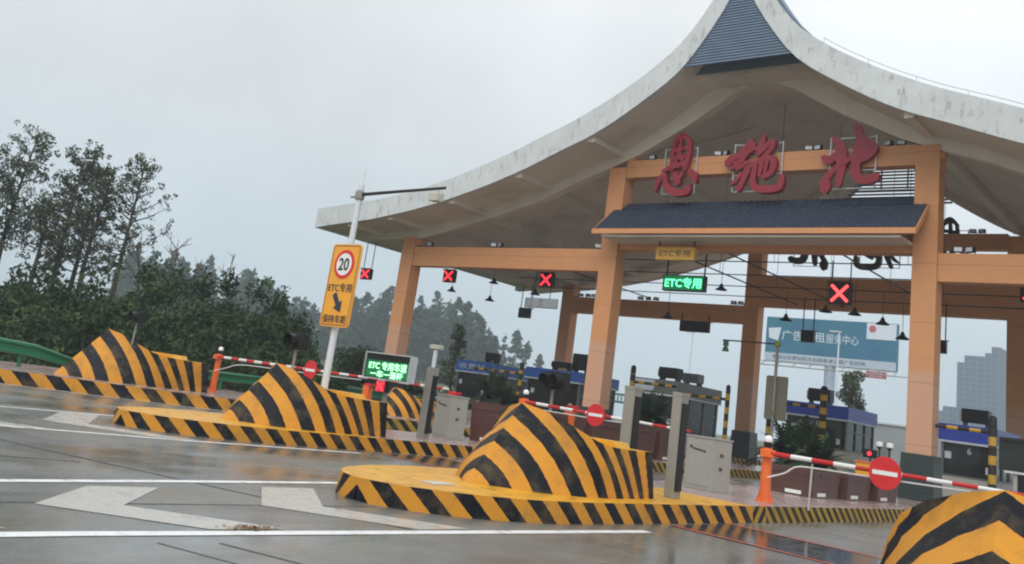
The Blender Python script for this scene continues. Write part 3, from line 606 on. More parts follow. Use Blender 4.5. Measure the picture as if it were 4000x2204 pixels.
def glyph(key, label, y, mat, mirror=False):
    xs_ = [p[0] for st in GL[key] for p in st[0]]; cx = (min(xs_)+max(xs_))/2
    mir = (lambda x: 2*CX0-x) if mirror else (lambda x: x)
    t = thing('sign_character', label, 'letter', (mir(cx), y, 8.7))
    b = MB()
    for i, (P, a, c, d) in enumerate(GL[key]):
        o = .0035*i
        brush(b, [(mir(x), z) for x, z in P], a*1.08, c*1.08, d*1.08, y-o, .13+2*o)
    b.build('character_body', mat, t)
    f = MB(); X0, X1 = sorted((mir(min(xs_)+.15), mir(max(xs_)-.1))); yy = y+.15
    for x in (X0, X1): f.box(x-.015, x+.015, yy, yy+.03, 7.85, 9.3)
    for z in (7.85, 8.35, 8.9, 9.27): f.box(X0, X1, yy+.03, yy+.055, z-.012, z+.012)
    f.build('mounting_frame', M['galv'], t)
glyph('en', 'first big red calligraphic character on the upper orange beam, like a box over a heart', YF-.17, M['letter'])
glyph('shi', 'middle big red calligraphic character on the upper orange beam', YF-.17, M['letter'])
glyph('bei', 'last big red calligraphic character on the upper orange beam, two upright strokes back to back', YF-.17, M['letter'])
glyph('bei', 'dark rear character hanging behind the left end of the tiled canopy, seen from its back', YB+.6, M['letter_back'], True)
glyph('shi', 'dark rear character seen from its back, middle one under the tiled canopy', YB+.6, M['letter_back'], True)
glyph('en', 'dark rear character seen from behind in the sky triangle right of the front pillar', YB+.6, M['letter_back'], True)
# ------------------------------------------------------------------ boom barriers
def barrier(label, px, py, zt, x_end, disc_x=None, arm_drop=0.0, leg=None, kz=.21):
    t = thing('boom_barrier', label, 'barrier', (px, py, kz), 'red and white boom barriers across the lanes')
    p = MB(); p.tube([(px, py, kz), (px, py, zt)], [.085, .07], 14); p.lathe((px, py, kz), [(.13, 0), (.13, .02), (.09, .03)], 14)
    for k in range(4):
        a = k*math.pi/2; p.face([(px+.085*math.cos(a), py+.085*math.sin(a), kz+.16), (px+.13*math.cos(a), py+.13*math.sin(a), kz+.02), (px+.085*math.cos(a), py+.085*math.sin(a), kz+.02)])
    po = p.build('post', M['orange_post'], t, smooth=True)
    l = MB(); l.lathe((px, py, zt), [(.05, 0), (.062, .03), (.062, .075), (.045, .09)], 14); lb = l.build('lamp_base', M['black'], t, smooth=True)
    l = MB(); l.lathe((px, py, zt+.085), [(.058, 0), (.066, .03), (.055, .07), (.03, .09), (.001, .098)], 16); l.build('lamp_dome', M['lamp_white'], lb, smooth=True)
    za = zt-.07; y = py-.12
    h = MB(); h.box(px-.05, px+.16, y-.03, y+.06, za-.06, za+.05); h.build('pivot_block', M['orange_post'], t, bev=.01)
    ze = za-arm_drop
    A = MB(); n = 14; A.tube([(px+.12+(x_end-px-.12)*k/n, y, za+(ze-za)*k/n) for k in range(n+1)], [.036-.012*k/n for k in range(n+1)], 10, uper=.62)
    A.build('boom', M['redwhite'], t, smooth=True)
    B = MB(); L = x_end-px; pts = [(px+.07, y+.02, za-.34), (px+.12+.05*L, y+.02, za-.24), (px+.12*L, y+.02, za-.13), (px+.2*L, y+.02, za-.10-arm_drop*.2), (px+.45*L, y+.02, za-.085-arm_drop*.45), (px+.68*L, y+.02, za-.06-arm_drop*.68)]
    pts = [tuple(q) for q in catmull(pts, 5)]; B.tube(pts, .011, 6); B.build('brace_rod', M['white'], t, smooth=True)
    if disc_x is not None:
        zc = za-arm_drop*(disc_x-px)/L-.01
        d = MB(); d.disc((disc_x, zc), .215, y-.06, y-.045); dd = d.build('stop_disc', M['red_sign'], t)
        w = MB(); w.box(disc_x-.165, disc_x+.165, y-.066, y-.0605, zc-.028, zc+.028); w.build('white_bar', M['white'], dd)
    if leg is not None:
        g = MB(); zl = za-arm_drop*(leg-px)/L-.05; g.tube([(leg, y+.02, zl), (leg-.02, y+.02, kz+.0)], .013, 6); g.build('prop_rod', M['galv'], t)
    return t
barrier('boom barrier in the right foreground with an orange post and round red disc', -6.02, 13.75, .97, -1.9, -4.27, .03, leg=-5.3)
barrier('boom barrier behind the centre wedge, its red disc in front of the middle orange pillar', -12.55, 16.2, 1.2, -8.55, -10.62, .10)
barrier('farthest left boom barrier, its orange post beside the small wedge', -20.75, 14.1, 1.2, -12.75, -16.95, -.02, kz=.27)
def rest(label, x, y, z1):
    t = thing('boom_rest', label, 'post', (x, y, .21), 'orange rest posts for the booms')
    b = MB(); b.box(x-.1, x+.1, y-.08, y+.08, .21, z1); b.build('post', M['orange_post'], t, bev=.015)
    b = MB(); b.box(x-.05, x+.17, y-.09, y+.09, z1+.002, z1+.06); b.build('fork', M['red_sign'], t, bev=.01)
rest('orange boom rest post behind the left grey control cabinet', -13.5, 14.95, 1.06)
rest('orange boom rest post just left of the green message board', -17.75, 16.5, .96)
rest('orange boom rest post right of the black traffic signal, above the centre wedge', -12.28, 17.5, 1.14)
# ------------------------------------------------------------------ cabinets, box posts, cameras
def cabinet(label, cx, cy, w, d, z1, rot, print_=True):
    t = thing('control_cabinet', label, 'cabinet', (cx, cy, .21), 'grey lane control cabinets')
    b = MB(); b.box(cx-w/2, cx+w/2, cy-d/2, cy+d/2, .21, z1, rot, (cx, cy)); b.build('body', M['cabinet'], t, bev=.012)
    b = MB(); b.box(cx-w/2-.012, cx+w/2+.012, cy-d/2-.012, cy+d/2+.012, z1+.001, z1+.025, rot, (cx, cy)); b.build('lid', M['cabinet'], t, bev=.005)
    b = MB(); b.box(cx-w/2+.05, cx+w/2-.05, cy-d/2-.008, cy-d/2+.004, .27, z1-.06, rot, (cx, cy)); dr = b.build('door', M['cabinet'], t, bev=.004)
    c, s = math.cos(rot), math.sin(rot)
    T = lambda x, y: (cx+x*c-y*s, cy+x*s+y*c)
    for z in (z1-.22, z1-.42):
        x, y = T(w/2+.006, -d*.05); k = MB(); k.box(x-.008, x+.008, y-.03, y+.03, z-.022, z+.022, rot, (x, y)); k.build('lock', M['brown_box'], t)
    if print_:
        x, y = T(-.03, -d/2-.012); k = MB()
        for q, (l0, l1, zz) in enumerate(((-.27, -.20, .035), (-.18, -.10, .02), (-.09, .02, .012), (.03, .11, .004), (.12, .2, -.004))):
            x0, y0 = T(l0*w/.8, -d/2-.0115); x1, y1 = T(l1*w/.8, -d/2-.0115); hh = .045 if q == 0 else .028
            k.face([(x0, y0, z1-.2+zz), (x1, y1, z1-.2+zz-.006), (x1, y1, z1-.2+zz+hh-.006), (x0, y0, z1-.2+zz+hh)])
        k.build('maker_print', M['navy'], t)
    return t
cabinet('grey control cabinet right of the near box posts, blue maker print across its front', -7.02, 13.85, .58, .40, .97, -.30)
cabinet('grey control cabinet beside the camera pole, left of the centre wedge', -12.98, 14.4, .56, .40, 1.02, -.25)
def boxpost(label, x, y, w, d, z1):
    t = thing('box_post', label, 'post', (x, y, .21), 'grey square detector posts')
    b = MB(); b.box(x-w/2, x+w/2, y-d/2, y+d/2, .21, z1); b.build('casing', M['grey'], t, bev=.012)
    b = MB(); b.box(x+w/2+.001, x+w/2+.02, y-d*.36, y+d*.36, .3, z1-.12); b.build('sensor_strip', M['black'], t)
    b = MB(); b.box(x-w/2-.004, x+w/2+.004, y-d/2-.004, y+d/2+.004, z1-.04, z1+.01); b.build('cap', M['grey'], t, bev=.006)
boxpost('nearer and taller grey square post standing on the yellow deck behind the centre wedge', -6.08, 11.1, .13, .2, 1.50)
boxpost('grey square post farther back, rising from behind the end of the centre wedge', -6.98, 11.4, .16, .2, 1.52)
t = thing('camera_pole', 'grey square pole with a small camera on top, left of the grey cabinet', 'pole', (-12.42, 13.1, .21))
b = MB(); b.box(-12.50, -12.34, 13.02, 13.2, .21, 1.5); b.build('casing', M['grey'], t, bev=.012)
b = MB(); b.box(-12.339, -12.32, 13.05, 13.17, .3, 1.35); b.build('sensor_strip', M['black'], t)
b = MB(); b.tube([(-12.42, 13.1, 1.5), (-12.42, 13.1, 1.82)], .04, 10); b.build('upper_tube', M['pole_white'], t, smooth=True)
b = MB(); b.box(-12.52, -12.27, 13.04, 13.14, 1.84, 1.92); b.box(-12.56, -12.52, 13.055, 13.125, 1.85, 1.91); b.build('camera_body', M['cream'], t, bev=.01)
# flashing signals on the wedges
def flasher(label, x, y, z0, z1, s=1.0):
    t = thing('warning_signal', label, 'signal', (x, y, z0), 'black warning signals on thin poles')
    b = MB(); b.tube([(x, y, z0), (x, y, z1)], .022*s, 8); b.build('pole', M['grey'], t, smooth=True)
    zc = z1+.13*s
    b = MB(); b.box(x-.13*s, x+.17*s, y-.07*s, y+.09*s, zc-.14*s, zc+.12*s); b.build('housing', M['black'], t, bev=.02)
    b = MB(); b.tube([(x-.0*s, y-.07*s, zc), (x-.0*s, y-.2*s, zc-.01)], [.10*s, .11*s], 14, caps=False); b.build('visor', M['black'], t, smooth=True)
flasher('black warning signal on a thin pole at the back of the smallest wedge', -20.05, 11.3, .95, 1.6, 1.0)
flasher('black warning signal on a pole beside the speed sign pole', -12.75, 10.1, .86, 1.42, 1.05)
t = thing('traffic_signal', 'large black traffic signal with visors left of the middle front pillar', 'traffic light', (-12.45, 17.0, .21))
b = MB(); b.tube([(-12.45, 17.0, .21), (-12.45, 17.0, 1.5)], .035, 8); b.build('pole', M['grey'], t, smooth=True)
b = MB(); b.box(-12.62, -12.08, 16.9, 17.1, 1.47, 1.86); b.build('housing', M['black'], t, bev=.03)
for x in (-12.48, -12.22):
    b = MB(); b.tube([(x, 16.9, 1.68), (x-.03, 16.66, 1.66)], [.12, .135], 14, caps=False); b.build('visor', M['black'], t, smooth=True)
# ------------------------------------------------------------------ amber speed sign and its pole
t = thing('sign_pole', 'tall pale pole with a side arm, standing at the back of the second wedge', 'pole', (-12.4, 10.55, .78))
b = MB(); b.tube([(-12.4, 10.55, .72), (-12.4, 10.55, 4.36)], [.062, .05], 16); b.build('mast', M['pole_white'], t, smooth=True)
b = MB(); b.lathe((-12.4, 10.55, 4.1), [(.075, 0), (.085, .03), (.085, .14), (.06, .17)], 14); b.box(-12.62, -12.5, 10.53, 10.57, 4.14, 4.17); b.build('clamp', M['grey'], t)
b = MB(); b.tube([(-12.5, 10.55, 4.19), (-11.5, 10.55, 4.22), (-10.36, 10.55, 4.25)], [.032, .028, .024], 8); ar = b.build('side_arm', M['dark'], t, smooth=True)
b = MB(); b.box(-10.64, -10.44, 10.48, 10.62, 4.03, 4.15); b.tube([(-10.5, 10.55, 4.15), (-10.5, 10.55, 4.24)], .012, 6); b.build('camera_box', M['cream'], ar, bev=.01)
b = MB(); b.tube([(-12.38, 10.55, 4.3), (-12.36, 10.55, 4.66)], .006, 6); b.build('aerial', M['galv'], t)
sx0, sx1, sz0, sz1, sy = -12.68, -11.95, 1.87, 3.28, 10.42
sg = thing('speed_sign', 'amber road sign with a 20 speed limit roundel and a black arrow', 'road sign', ((sx0+sx1)/2, sy, sz0))
def rrect(x0, x1, z0, z1, r, n=6):
    P = []
    for cx, cz, a0 in ((x1-r, z1-r, 0), (x0+r, z1-r, 90), (x0+r, z0+r, 180), (x1-r, z0+r, 270)):
        for k in range(n+1): a = math.radians(a0+90*k/n); P.append((cx+r*math.cos(a), cz+r*math.sin(a)))
    return P
b = MB(); b.prism_xz(rrect(sx0, sx1, sz0, sz1, .07), sy, sy+.03); b.build('panel', M['sign_yellow'], sg)
o_ = rrect(sx0+.025, sx1-.025, sz0+.025, sz1-.025, .055); i_ = rrect(sx0+.037, sx1-.037, sz0+.037, sz1-.037, .045)
b = MB(); b.quadgrid([[(x, sy-.003, z) for x, z in o_], [(x, sy-.003, z) for x, z in i_]], None, 0, True); b.build('border_line', M['navy'], sg)
scx = (sx0+sx1)/2
b = MB(); b.disc((scx, 2.93), .25, sy-.007, sy-.001); rr_ = b.build('roundel', M['red_sign'], sg)
b = MB(); b.disc((scx, 2.93), .19, sy-.011, sy-.0071); b.build('roundel_face', M['white'], rr_)
text('20', M['navy'], sg, (scx, sy-.014, 2.93), w=.26, h=.22, bold=.02)
text('ETC专用', M['navy'], sg, (scx, sy-.005, 2.53), w=.60, h=.15, bold=.008)
text('保持车距', M['navy'], sg, (scx, sy-.005, 2.00), w=.60, h=.14, bold=.008)
dx_, dz_ = .58, -.815
ar_ = [(-.19, .05), (.02, .05), (.02, .12), (.19, 0), (.02, -.12), (.02, -.05), (-.19, -.05)]
b = MB(); b.prism_xz([(scx+a*dx_-c*dz_, 2.27+a*dz_+c*dx_) for a, c in ar_], sy-.006, sy-.001); b.build('arrow', M['navy'], sg)
b = MB(); b.box(-12.5, -12.3, sy+.031, 10.6, 2.2, 2.26); b.box(-12.5, -12.3, sy+.031, 10.6, 2.9, 2.96); b.build('bracket', M['galv'], sg)
# ------------------------------------------------------------------ green message board
t = thing('message_board', 'grey framed message board showing two rows of green lit text', 'message board', (-12.8, 12.3, .21))
X0, X1, Z0, Z1, yy = -13.40, -12.23, 1.16, 1.60, 12.3
b = MB(); b.box(X0, X1, yy, yy+.14, Z0, Z1); b.build('housing', M['black'], t)
b = MB(); w = .022
for a in ((X0-w, X1+w, Z1, Z1+w), (X0-w, X1+w, Z0-w, Z0), (X0-w, X0, Z0, Z1), (X1, X1+w, Z0, Z1)): b.box(a[0], a[1], yy-.03, yy+.15, a[2], a[3])
b.build('frame', M['galv'], t)
b = MB(); b.box(X0+.03, X1-.03, yy-.004, yy-.001, Z0+.02, Z1-.12); pn = b.build('screen', M['led_panel'], t)
text('ETC 专用车道', M['led_green2'], t, (-12.80, yy-.008, 1.385), w=1.0, h=.15, bold=.02)
text('一车一落杆', M['led_green2'], t, (-12.80, yy-.008, 1.235), w=.86, h=.13, bold=.02)
b = MB(); b.tube([(-12.85, 12.4, .21), (-12.85, 12.4, 1.16)], .045, 8); b.build('post', M['grey'], t, smooth=True)
b = MB(); b.box(-12.97, -12.73, 12.24, 12.36, .92, 1.12); sb = b.build('lane_light', M['black'], t, bev=.01)
b = MB()
for sg_ in (1, -1):
    b.tube([(-12.85-.08, 12.232, 1.02-.07*sg_), (-12.85+.08, 12.232, 1.02+.07*sg_)], .02, 6)
b.build('red_cross', M['led_red'], sb)
b = MB(); b.box(-12.96, -12.74, 12.236, 12.239, .93, 1.11); b.build('red_lens', emit('dim_red_led', (.8, .02, .05), .55), sb)
# ------------------------------------------------------------------ hanging lane signs
def xsign(label, xc, y, zc, w, h, ztop, core='led_red'):
    t = thing('lane_signal', label, 'lane signal', (xc, y, zc), 'hanging lane signals with a red cross')
    b = MB(); b.box(xc-w/2, xc+w/2, y, y+.16, zc-h/2, zc+h/2); b.build('housing', M['black'], t, bev=.012)
    f = MB(); f.box(xc-w/2-.015, xc+w/2+.015, y-.06, y-.02, zc+h/2-.01, zc+h/2+.015)
    f.build('visor', M['black'], t)
    for sg_ in (1, -1):
        b = MB(); b.tube([(xc-w*.36, y-.012-.004*sg_, zc-h*.36*sg_), (xc+w*.36, y-.012-.004*sg_, zc+h*.36*sg_)], .035*w/.55, 8); b.build('cross_bar', M[core], t, smooth=True)
    for dx in (-w*.42, w*.42):
        b = MB(); b.tube([(xc+dx, y+.08, zc+h/2), (xc+dx, y+.08, ztop)], .017, 6); b.build('hanger', M['dark'], t)
xsign('red cross lane signal hanging alone outside the left front pillar, beside the speed sign', -28.2, 25, 5.15, .56, .42, 6.45)
xsign('red cross lane signal under the lower left beam, just right of the left front pillar', -23.95, 25.3, 5.25, .55, .46, 5.6)
xsign('red cross lane signal under the lower left beam, close to the middle front pillar', -19.4, 25.3, 5.24, .55, .5, 5.66)
xsign('biggest and brightest red cross lane signal, right of the green lit sign', -9.46, 25.6, 5.24, .62, .62, 6.16, 'led_red2')
xsign('red cross lane signal cut off by the right edge of the photo', -4.72, 25.6, 5.46, .6, .5, 6.16)
t = thing('lane_sign', 'unlit amber hanging sign box lettered ETC, under the tiled canopy', 'sign', (-13.68, 23.8, 5.93))
b = MB(); b.box(-14.32, -13.05, 23.8, 23.98, 5.74, 6.12); b.build('box', pbr('aged_amber_sheet', (.62, .34, .05), .5, .12, 5), t, bev=.008)
text('ETC专用', M['navy'], t, (-13.68, 23.795, 5.93), w=1.0, h=.21)
for x in (-14.26, -13.11): b = MB(); b.tube([(x, 23.89, 6.12), (x, 23.89, 6.31)], .025, 6); b.build('hanger', M['dark'], t)
t = thing('lane_sign', 'green lit hanging sign reading ETC in pale letters', 'sign', (-14.32, 25.6, 5.36))
b = MB(); b.box(-15.04, -13.60, 25.6, 25.8, 5.12, 5.61); b.build('box', M['black'], t, bev=.008)
b = MB(); b.box(-15.0, -13.64, 25.593, 25.598, 5.15, 5.58); b.build('screen', M['led_panel'], t)
text('ETC专用', M['led_green'], t, (-14.32, 25.585, 5.365), w=1.26, h=.33, bold=.022)
for x in (-14.97, -13.66): b = MB(); b.tube([(x, 25.7, 5.61), (x, 25.7, 6.3)], .025, 6); b.build('hanger', M['dark'], t)
def backsign(label, x0, x1, y, z0, z1, ztop):
    t = thing('lane_sign', label, 'lane sign', ((x0+x1)/2, y, z0), 'lane signs seen from the back')
    b = MB(); b.box(x0, x1, y, y+.2, z0, z1); b.build('housing', M['black'], t, bev=.015)
    b = MB(); n = 5
    for k in range(n): b.box(x0+.05, x1-.05, y-.006, y-.001, z0+(z1-z0)*(k+.3)/n, z0+(z1-z0)*(k+.55)/n)
    b.build('vent', M['dark'], t)
    b = MB(); b.box(x0-.02, x1+.02, y+.2, y+.34, z1, z1+.02); b.build('visor', M['black'], t)
    for x in (x0+.04, x1-.04): b = MB(); b.tube([(x, y+.1, z1), (x, y+.1, ztop)], .02, 6); b.build('hanger', M['dark'], t)
backsign('small black back of a lane sign hanging by the slatted grey panel', -26.62, -26.02, 33, 4.77, 5.22, 6.3)
backsign('wide black back of a lane sign below the rear left beam', -18.44, -17.2, 33, 4.71, 5.13, 5.4)
backsign('black back of a lane sign hanging in front of the blue billboard', -13.52, -13.05, 33, 4.64, 5.07, 6.25)
backsign('narrow black back of a lane sign half hidden behind the right front pillar', -9.05, -8.62, 33, 4.61, 5.04, 6.3)
t = thing('hanging_panel', 'slatted pale grey panel hanging in two halves under the roof', 'panel', (-21.55, 28, 4.8))
b = MB()
for a, c in ((-22.32, -21.62), (-21.57, -20.80)):
    for k in range(7): b.box(a+.02, c-.02, 28, 28.03, 4.645+k*.044, 4.675+k*.044)
    b.box(a, a+.02, 27.99, 28.04, 4.63, 4.96); b.box(c-.02, c, 27.99, 28.04, 4.63, 4.96); b.box(a, c, 27.99, 28.04, 4.955, 4.98); b.box(a, c, 27.99, 28.04, 4.615, 4.64)
b.build('slats', M['galv'], t)
for x in (-22.0, -21.2): b = MB(); b.tube([(x, 28.02, 4.97), (x, 28.1, 6.14)], .015, 6); b.build('hanger', M['dark'], t)
# bell lamps
LG = 'bell shaped lamps hanging from the ceiling rods'
def lamp_proto():
    t = thing('bell_lamp', 'x', 'lamp', (0, 0, 0), LG)
    b = MB(); b.lathe((0, 0, 0), [(.20, 0), (.205, .015), (.12, .07), (.07, .12), (.05, .19), (.03, .22)], 16); b.build('shade', M['dark'], t, smooth=True)
    b = MB(); b.tube([(0, 0, .2), (0, 0, 1.0)], .009, 5); b.build('cord', M['dark'], t); return t
lp = lamp_proto()
lamps = [((-27.14, 29, 5.2), 'bell lamp below the signal beside the left front pillar'), ((-24.88, 29, 5.62), 'bell lamp against the eave between two red cross signals, the higher one'), ((-24.97, 29, 4.9), 'bell lamp on a long cord, lower of the pair left of the slatted panel'), ((-22.68, 29, 5.25), 'bell lamp just above the slatted grey panel'), ((-14.75, 29, 5.74), 'bell lamp in the sky right of the green lit sign'), ((-12.4, 29, 4.84), 'bell lamp over the left part of the billboard'), ((-10.22, 29, 5.14), 'bell lamp at the rear beam, right of the brightest red cross'), ((-9.37, 29, 4.9), 'bell lamp in front of the white corner of the billboard'), ((-8.78, 29, 4.5), 'bell lamp at the right edge of the billboard, beside the front pillar'), ((-11.12, 29, 5.18), 'bell lamp at the rear beam just under the brightest red cross'), ((-16.7, 29, 4.68), 'bell lamp under the rear left beam, above the wide black sign back')]
for i, (p, lb) in enumerate(lamps):
    if i == 0: lp.location = p; lp['label'] = lb
    else: copy_tree(lp, p, lb)
# floodlights on the beams
FG = 'small black floodlights on the beams'
def flood_proto():
    t = thing('floodlight', 'x', 'floodlight', (0, 0, 0), FG)
    b = MB(); b.box(-.11, .11, -.09, .03, .05, .19); b.build('housing', M['black'], t, bev=.015)
    b = MB(); b.box(-.09, .09, -.097, -.091, .07, .17); b.build('lens', M['pale'], t)
    b = MB(); b.box(-.13, -.115, -.04, -.01, 0, .13); b.box(.115, .13, -.04, -.01, 0, .13); b.box(-.13, .13, -.04, -.01, -.004, .012); b.build('bracket', M['dark'], t); return t
fp = flood_proto()
yb = YF+.25; yk = YB+.2
fl = [((-24.27, yb, 6.13), 'floodlight on the lower left beam beside the left front pillar', 0), ((-21.2, yb, 6.13), 'left floodlight of the pair halfway along the lower left beam', .4), ((-20.85, yb, 6.13), 'right floodlight of the pair halfway along the lower left beam', -.5), ((-16.85, yb, 6.13), 'floodlight on the lower left beam against the middle front pillar', .6), ((-15.15, yb, 8.99), 'floodlight on the upper beam left of the first red character', 0), ((-12.9, yb, 8.99), 'darker floodlight between the first and middle red characters', .2), ((-12.6, yb, 8.99), 'pale lensed floodlight between the first and middle red characters', -.6), ((-10.12, yb, 8.99), 'left floodlight between the middle and last red characters', .3), ((-9.82, yb, 8.99), 'right floodlight between the middle and last red characters', -.3), ((-7.92, yb, 8.99), 'left floodlight at the right end of the upper beam', -.4), ((-7.62, yb, 8.99), 'right floodlight at the right end of the upper beam', .2), ((-6.15, yb, 6.13), 'black floodlight on the right beam beside the front pillar', .1), ((-5.85, yb, 6.13), 'white lensed floodlight on the right beam', -.5), ((-24.6, yk, 6.06), 'left floodlight of three on the rear beam seen left of the middle pillar', .3), ((-24.2, yk, 6.06), 'middle floodlight of three on the rear beam seen left of the middle pillar', -.2), ((-23.9, yk, 6.06), 'right floodlight of three on the rear beam seen left of the middle pillar', .5), ((-21.45, yk, 6.06), 'left floodlight of three on the rear beam seen right of the middle pillar', .3), ((-21.05, yk, 6.06), 'middle floodlight of three on the rear beam seen right of the middle pillar', -.3), ((-20.7, yk, 6.06), 'right floodlight of three on the rear beam seen right of the middle pillar', .6), ((-17.1, yk, 6.06), 'left floodlight of two on the rear beam beside the rear middle pillar', .1), ((-16.8, yk, 6.06), 'right floodlight of two on the rear beam beside the rear middle pillar', .4), ((-8.3, yk, 8.99), 'left floodlight in the sky triangle behind the right front pillar', .2), ((-8.0, yk, 8.99), 'right floodlight in the sky triangle behind the right front pillar', -.2)]
for i, (p, lb, a) in enumerate(fl):
    if i == 0: o = fp; fp.location = p; fp['label'] = lb
    else: o = copy_tree(fp, p, lb)
    o.rotation_euler = (0, 0, a)
# ------------------------------------------------------------------ booths
def booth(label, x0, x1, y0, y1, zr, fz0, wz0, fascia='blue', num=None, fasciatext=None, side=True, extra=None):
    t = thing('toll_booth', label, 'toll booth', ((x0+x1)/2, y0, .21), 'toll booths on the islands')
    b = MB(); b.box(x0, x1, y0, y1, .21, wz0); b.build('base_wall', M['cream'], t, bev=.01)
    b = MB(); b.box(x0+.04, x1-.04, y0+.04, y1-.04, wz0, fz0); g = b.build('glazing', M['glass'], t)
    f = MB()
    for x in (x0, x1-.06):
        for y in (y0, y1-.06): f.box(x, x+.06, y, y+.06, wz0, fz0)
    for k in (1, 2): yy = y0+(y1-y0)*k/3; f.box(x1-.05, x1+.003, yy-.03, yy+.03, wz0, fz0)
    f.box(x0, x1, y1-.055, y1+.004, wz0-.001, wz0+.05); f.box(x0-.004, x0+.055, y0, y1, wz0-.002, wz0+.048)
    f.box(x0, x1, y0-.004, y0+.035, wz0-.001, wz0+.05); f.box(x1-.035, x1+.004, y0, y1, wz0, wz0+.05); f.box(x1-.03, x1+.004, y0+.1, y1-.1, wz0+(fz0-wz0)*.62, wz0+(fz0-wz0)*.62+.03)
    f.build('window_frame', M['booth_grey'], t)
    b = MB(); b.box(x0-.06, x1+.06, y0-.1, y1+.1, fz0, zr); fa = b.build('fascia', M[fascia], t, bev=.01)
    b = MB(); b.box(x0-.063, x1+.063, y0-.103, y1+.103, fz0-.03, fz0+.025); b.build('trim', M['pale'], t)
    if fasciatext: text(fasciatext, M['pale'], t, ((x0+x1)/2, y0-.106, (fz0+zr)/2), w=(x1-x0)*.85, h=(zr-fz0)*.5)
    for q_, (fx, fz, ww_) in enumerate(((.86, .30, .12), (.12, .62, .16))):
        k = MB(); xx = x0+(x1-x0)*fx; zz_ = wz0+(fz0-wz0)*fz; k.box(xx-ww_/2, xx+ww_/2, y0+.030, y0+.0385, zz_-.1, zz_+.08); k.build('notice', M['pale'], t)
    if num:
        k = MB(); k.disc(((x0+x1)/2+.02, fz0-.2), .13, y0+.032, y0+.038, rz=.13); k.build('number_disc', M['navy'], t)
        text(num, M['pale'], t, ((x0+x1)/2+.02, y0+.029, fz0-.2), h=.16)
    return t
booth('toll booth numbered 6 with a blue fascia, right of the right front pillar', -7.36, -6.02, 28, 30.5, 2.2, 1.74, .84, num='6')
booth('blue roofed toll booth below the billboard, its window dark', -13.0, -10.98, 31, 33.6, 2.45, 2.02, 1.06, num='5')
booth('grey steel toll booth between the two box posts and the rear pillar', -17.2, -15.5, 28.0, 31.0, 2.50, 2.02, .85, fascia='booth_grey', num=None)
booth('toll booth with a white arrow on a blue panel, left of the middle front pillar', -22.9, -20.4, 29.5, 32, 2.5, 2.1, .9, fascia='blue2')
booth('farthest left blue toll booth, pale lettering on its fascia, in front of misty trees', -27.0, -25.3, 30, 33, 2.5, 2.03, .95, fascia='blue2', fasciatext='收费站')
b_ = [o for o in bpy.data.objects if o.name.startswith('toll_booth')]
t3 = [o for o in b_ if 'arrow' in o['label']][0]
text('<', M['pale'], t3, (-21.0, 29.39, 2.3), h=.3, w=.2, bold=.03)
t2 = [o for o in b_ if 'grey steel' in o['label']][0]
b = MB(); b.box(-17.1, -16.3, 27.86, 27.895, 2.1, 2.46); b.build('front_panel', M['pale'], t2)
def topbox(label, x0, x1, y0, y1, z0, z1, mat='black', fins=True, name='display_box', cat='display'):
    t = thing(name, label, cat, ((x0+x1)/2, y0, z0), 'dark boxes on the booth roofs')
    b = MB(); b.box(x0, x1, y0, y1, z0, z1); b.build('housing', M[mat], t, bev=.015)
    b = MB()
    for k in range(6): b.box(x0+.03, x1-.03, y0-.008, y0-.001, z0+(z1-z0)*(k+.4)/6.5, z0+(z1-z0)*(k+.7)/6.5)
    b.build('grille', M['dark'], t)
    b = MB(); b.box(x0-.06, x0-.001, y0+.05, y1-.05, z0+.04, z1-.08); b.build('side_case', M['cream'] if mat == 'black' else M['grey'], t, bev=.01)
    for xa in (x0+.04, x1-.08): b = MB(); b.box(xa, xa+.04, y0+.03, y1-.03, z0-.1, z0); b.build('foot', M['dark'], t)
topbox('black display box with a pale side on the roof of booth 6', -6.95, -6.28, 28.3, 28.7, 2.31, 2.67)
topbox('black display box on the blue roofed booth below the billboard', -12.4, -11.66, 31.2, 31.6, 2.55, 2.95)
topbox('black air conditioner on the grey booth, the taller one', -16.2, -15.5, 27.9, 28.3, 2.58, 2.92, name='air_conditioner', cat='air conditioner')
topbox('grey air conditioner on the grey booth, nearer the rear pillar', -16.0, -15.4, 29.2, 29.6, 2.58, 2.88, mat='booth_grey', name='air_conditioner', cat='air conditioner')
topbox('tall dark box on the arrow booth, touching the middle front pillar', -21.0, -20.35, 29.7, 30.1, 2.6, 3.2)
topbox('lower dark box on the arrow booth, left of the tall one', -21.9, -21.1, 29.6, 30.0, 2.6, 2.82)
topbox('slatted dark box on the farthest left blue booth', -25.8, -25.25, 30.2, 30.6, 2.6, 2.92)
t = thing('information_screen', 'large dark screen panel at the right edge beside the rear pillar', 'screen', (-5.3, 27, .21))
b = MB(); b.box(-5.74, -4.7, 27, 27.2, 1.2, 2.0); b.build('panel', M['glass'], t, bev=.02)
b = MB(); b.box(-5.42, -5.34, 27.05, 27.15, .21, 1.2); b.build('leg', M['cream'], t)
b = MB(); b.box(-5.6, -4.9, 26.96, 26.995, 1.14, 1.19); b.build('ledge', M['white'], t)
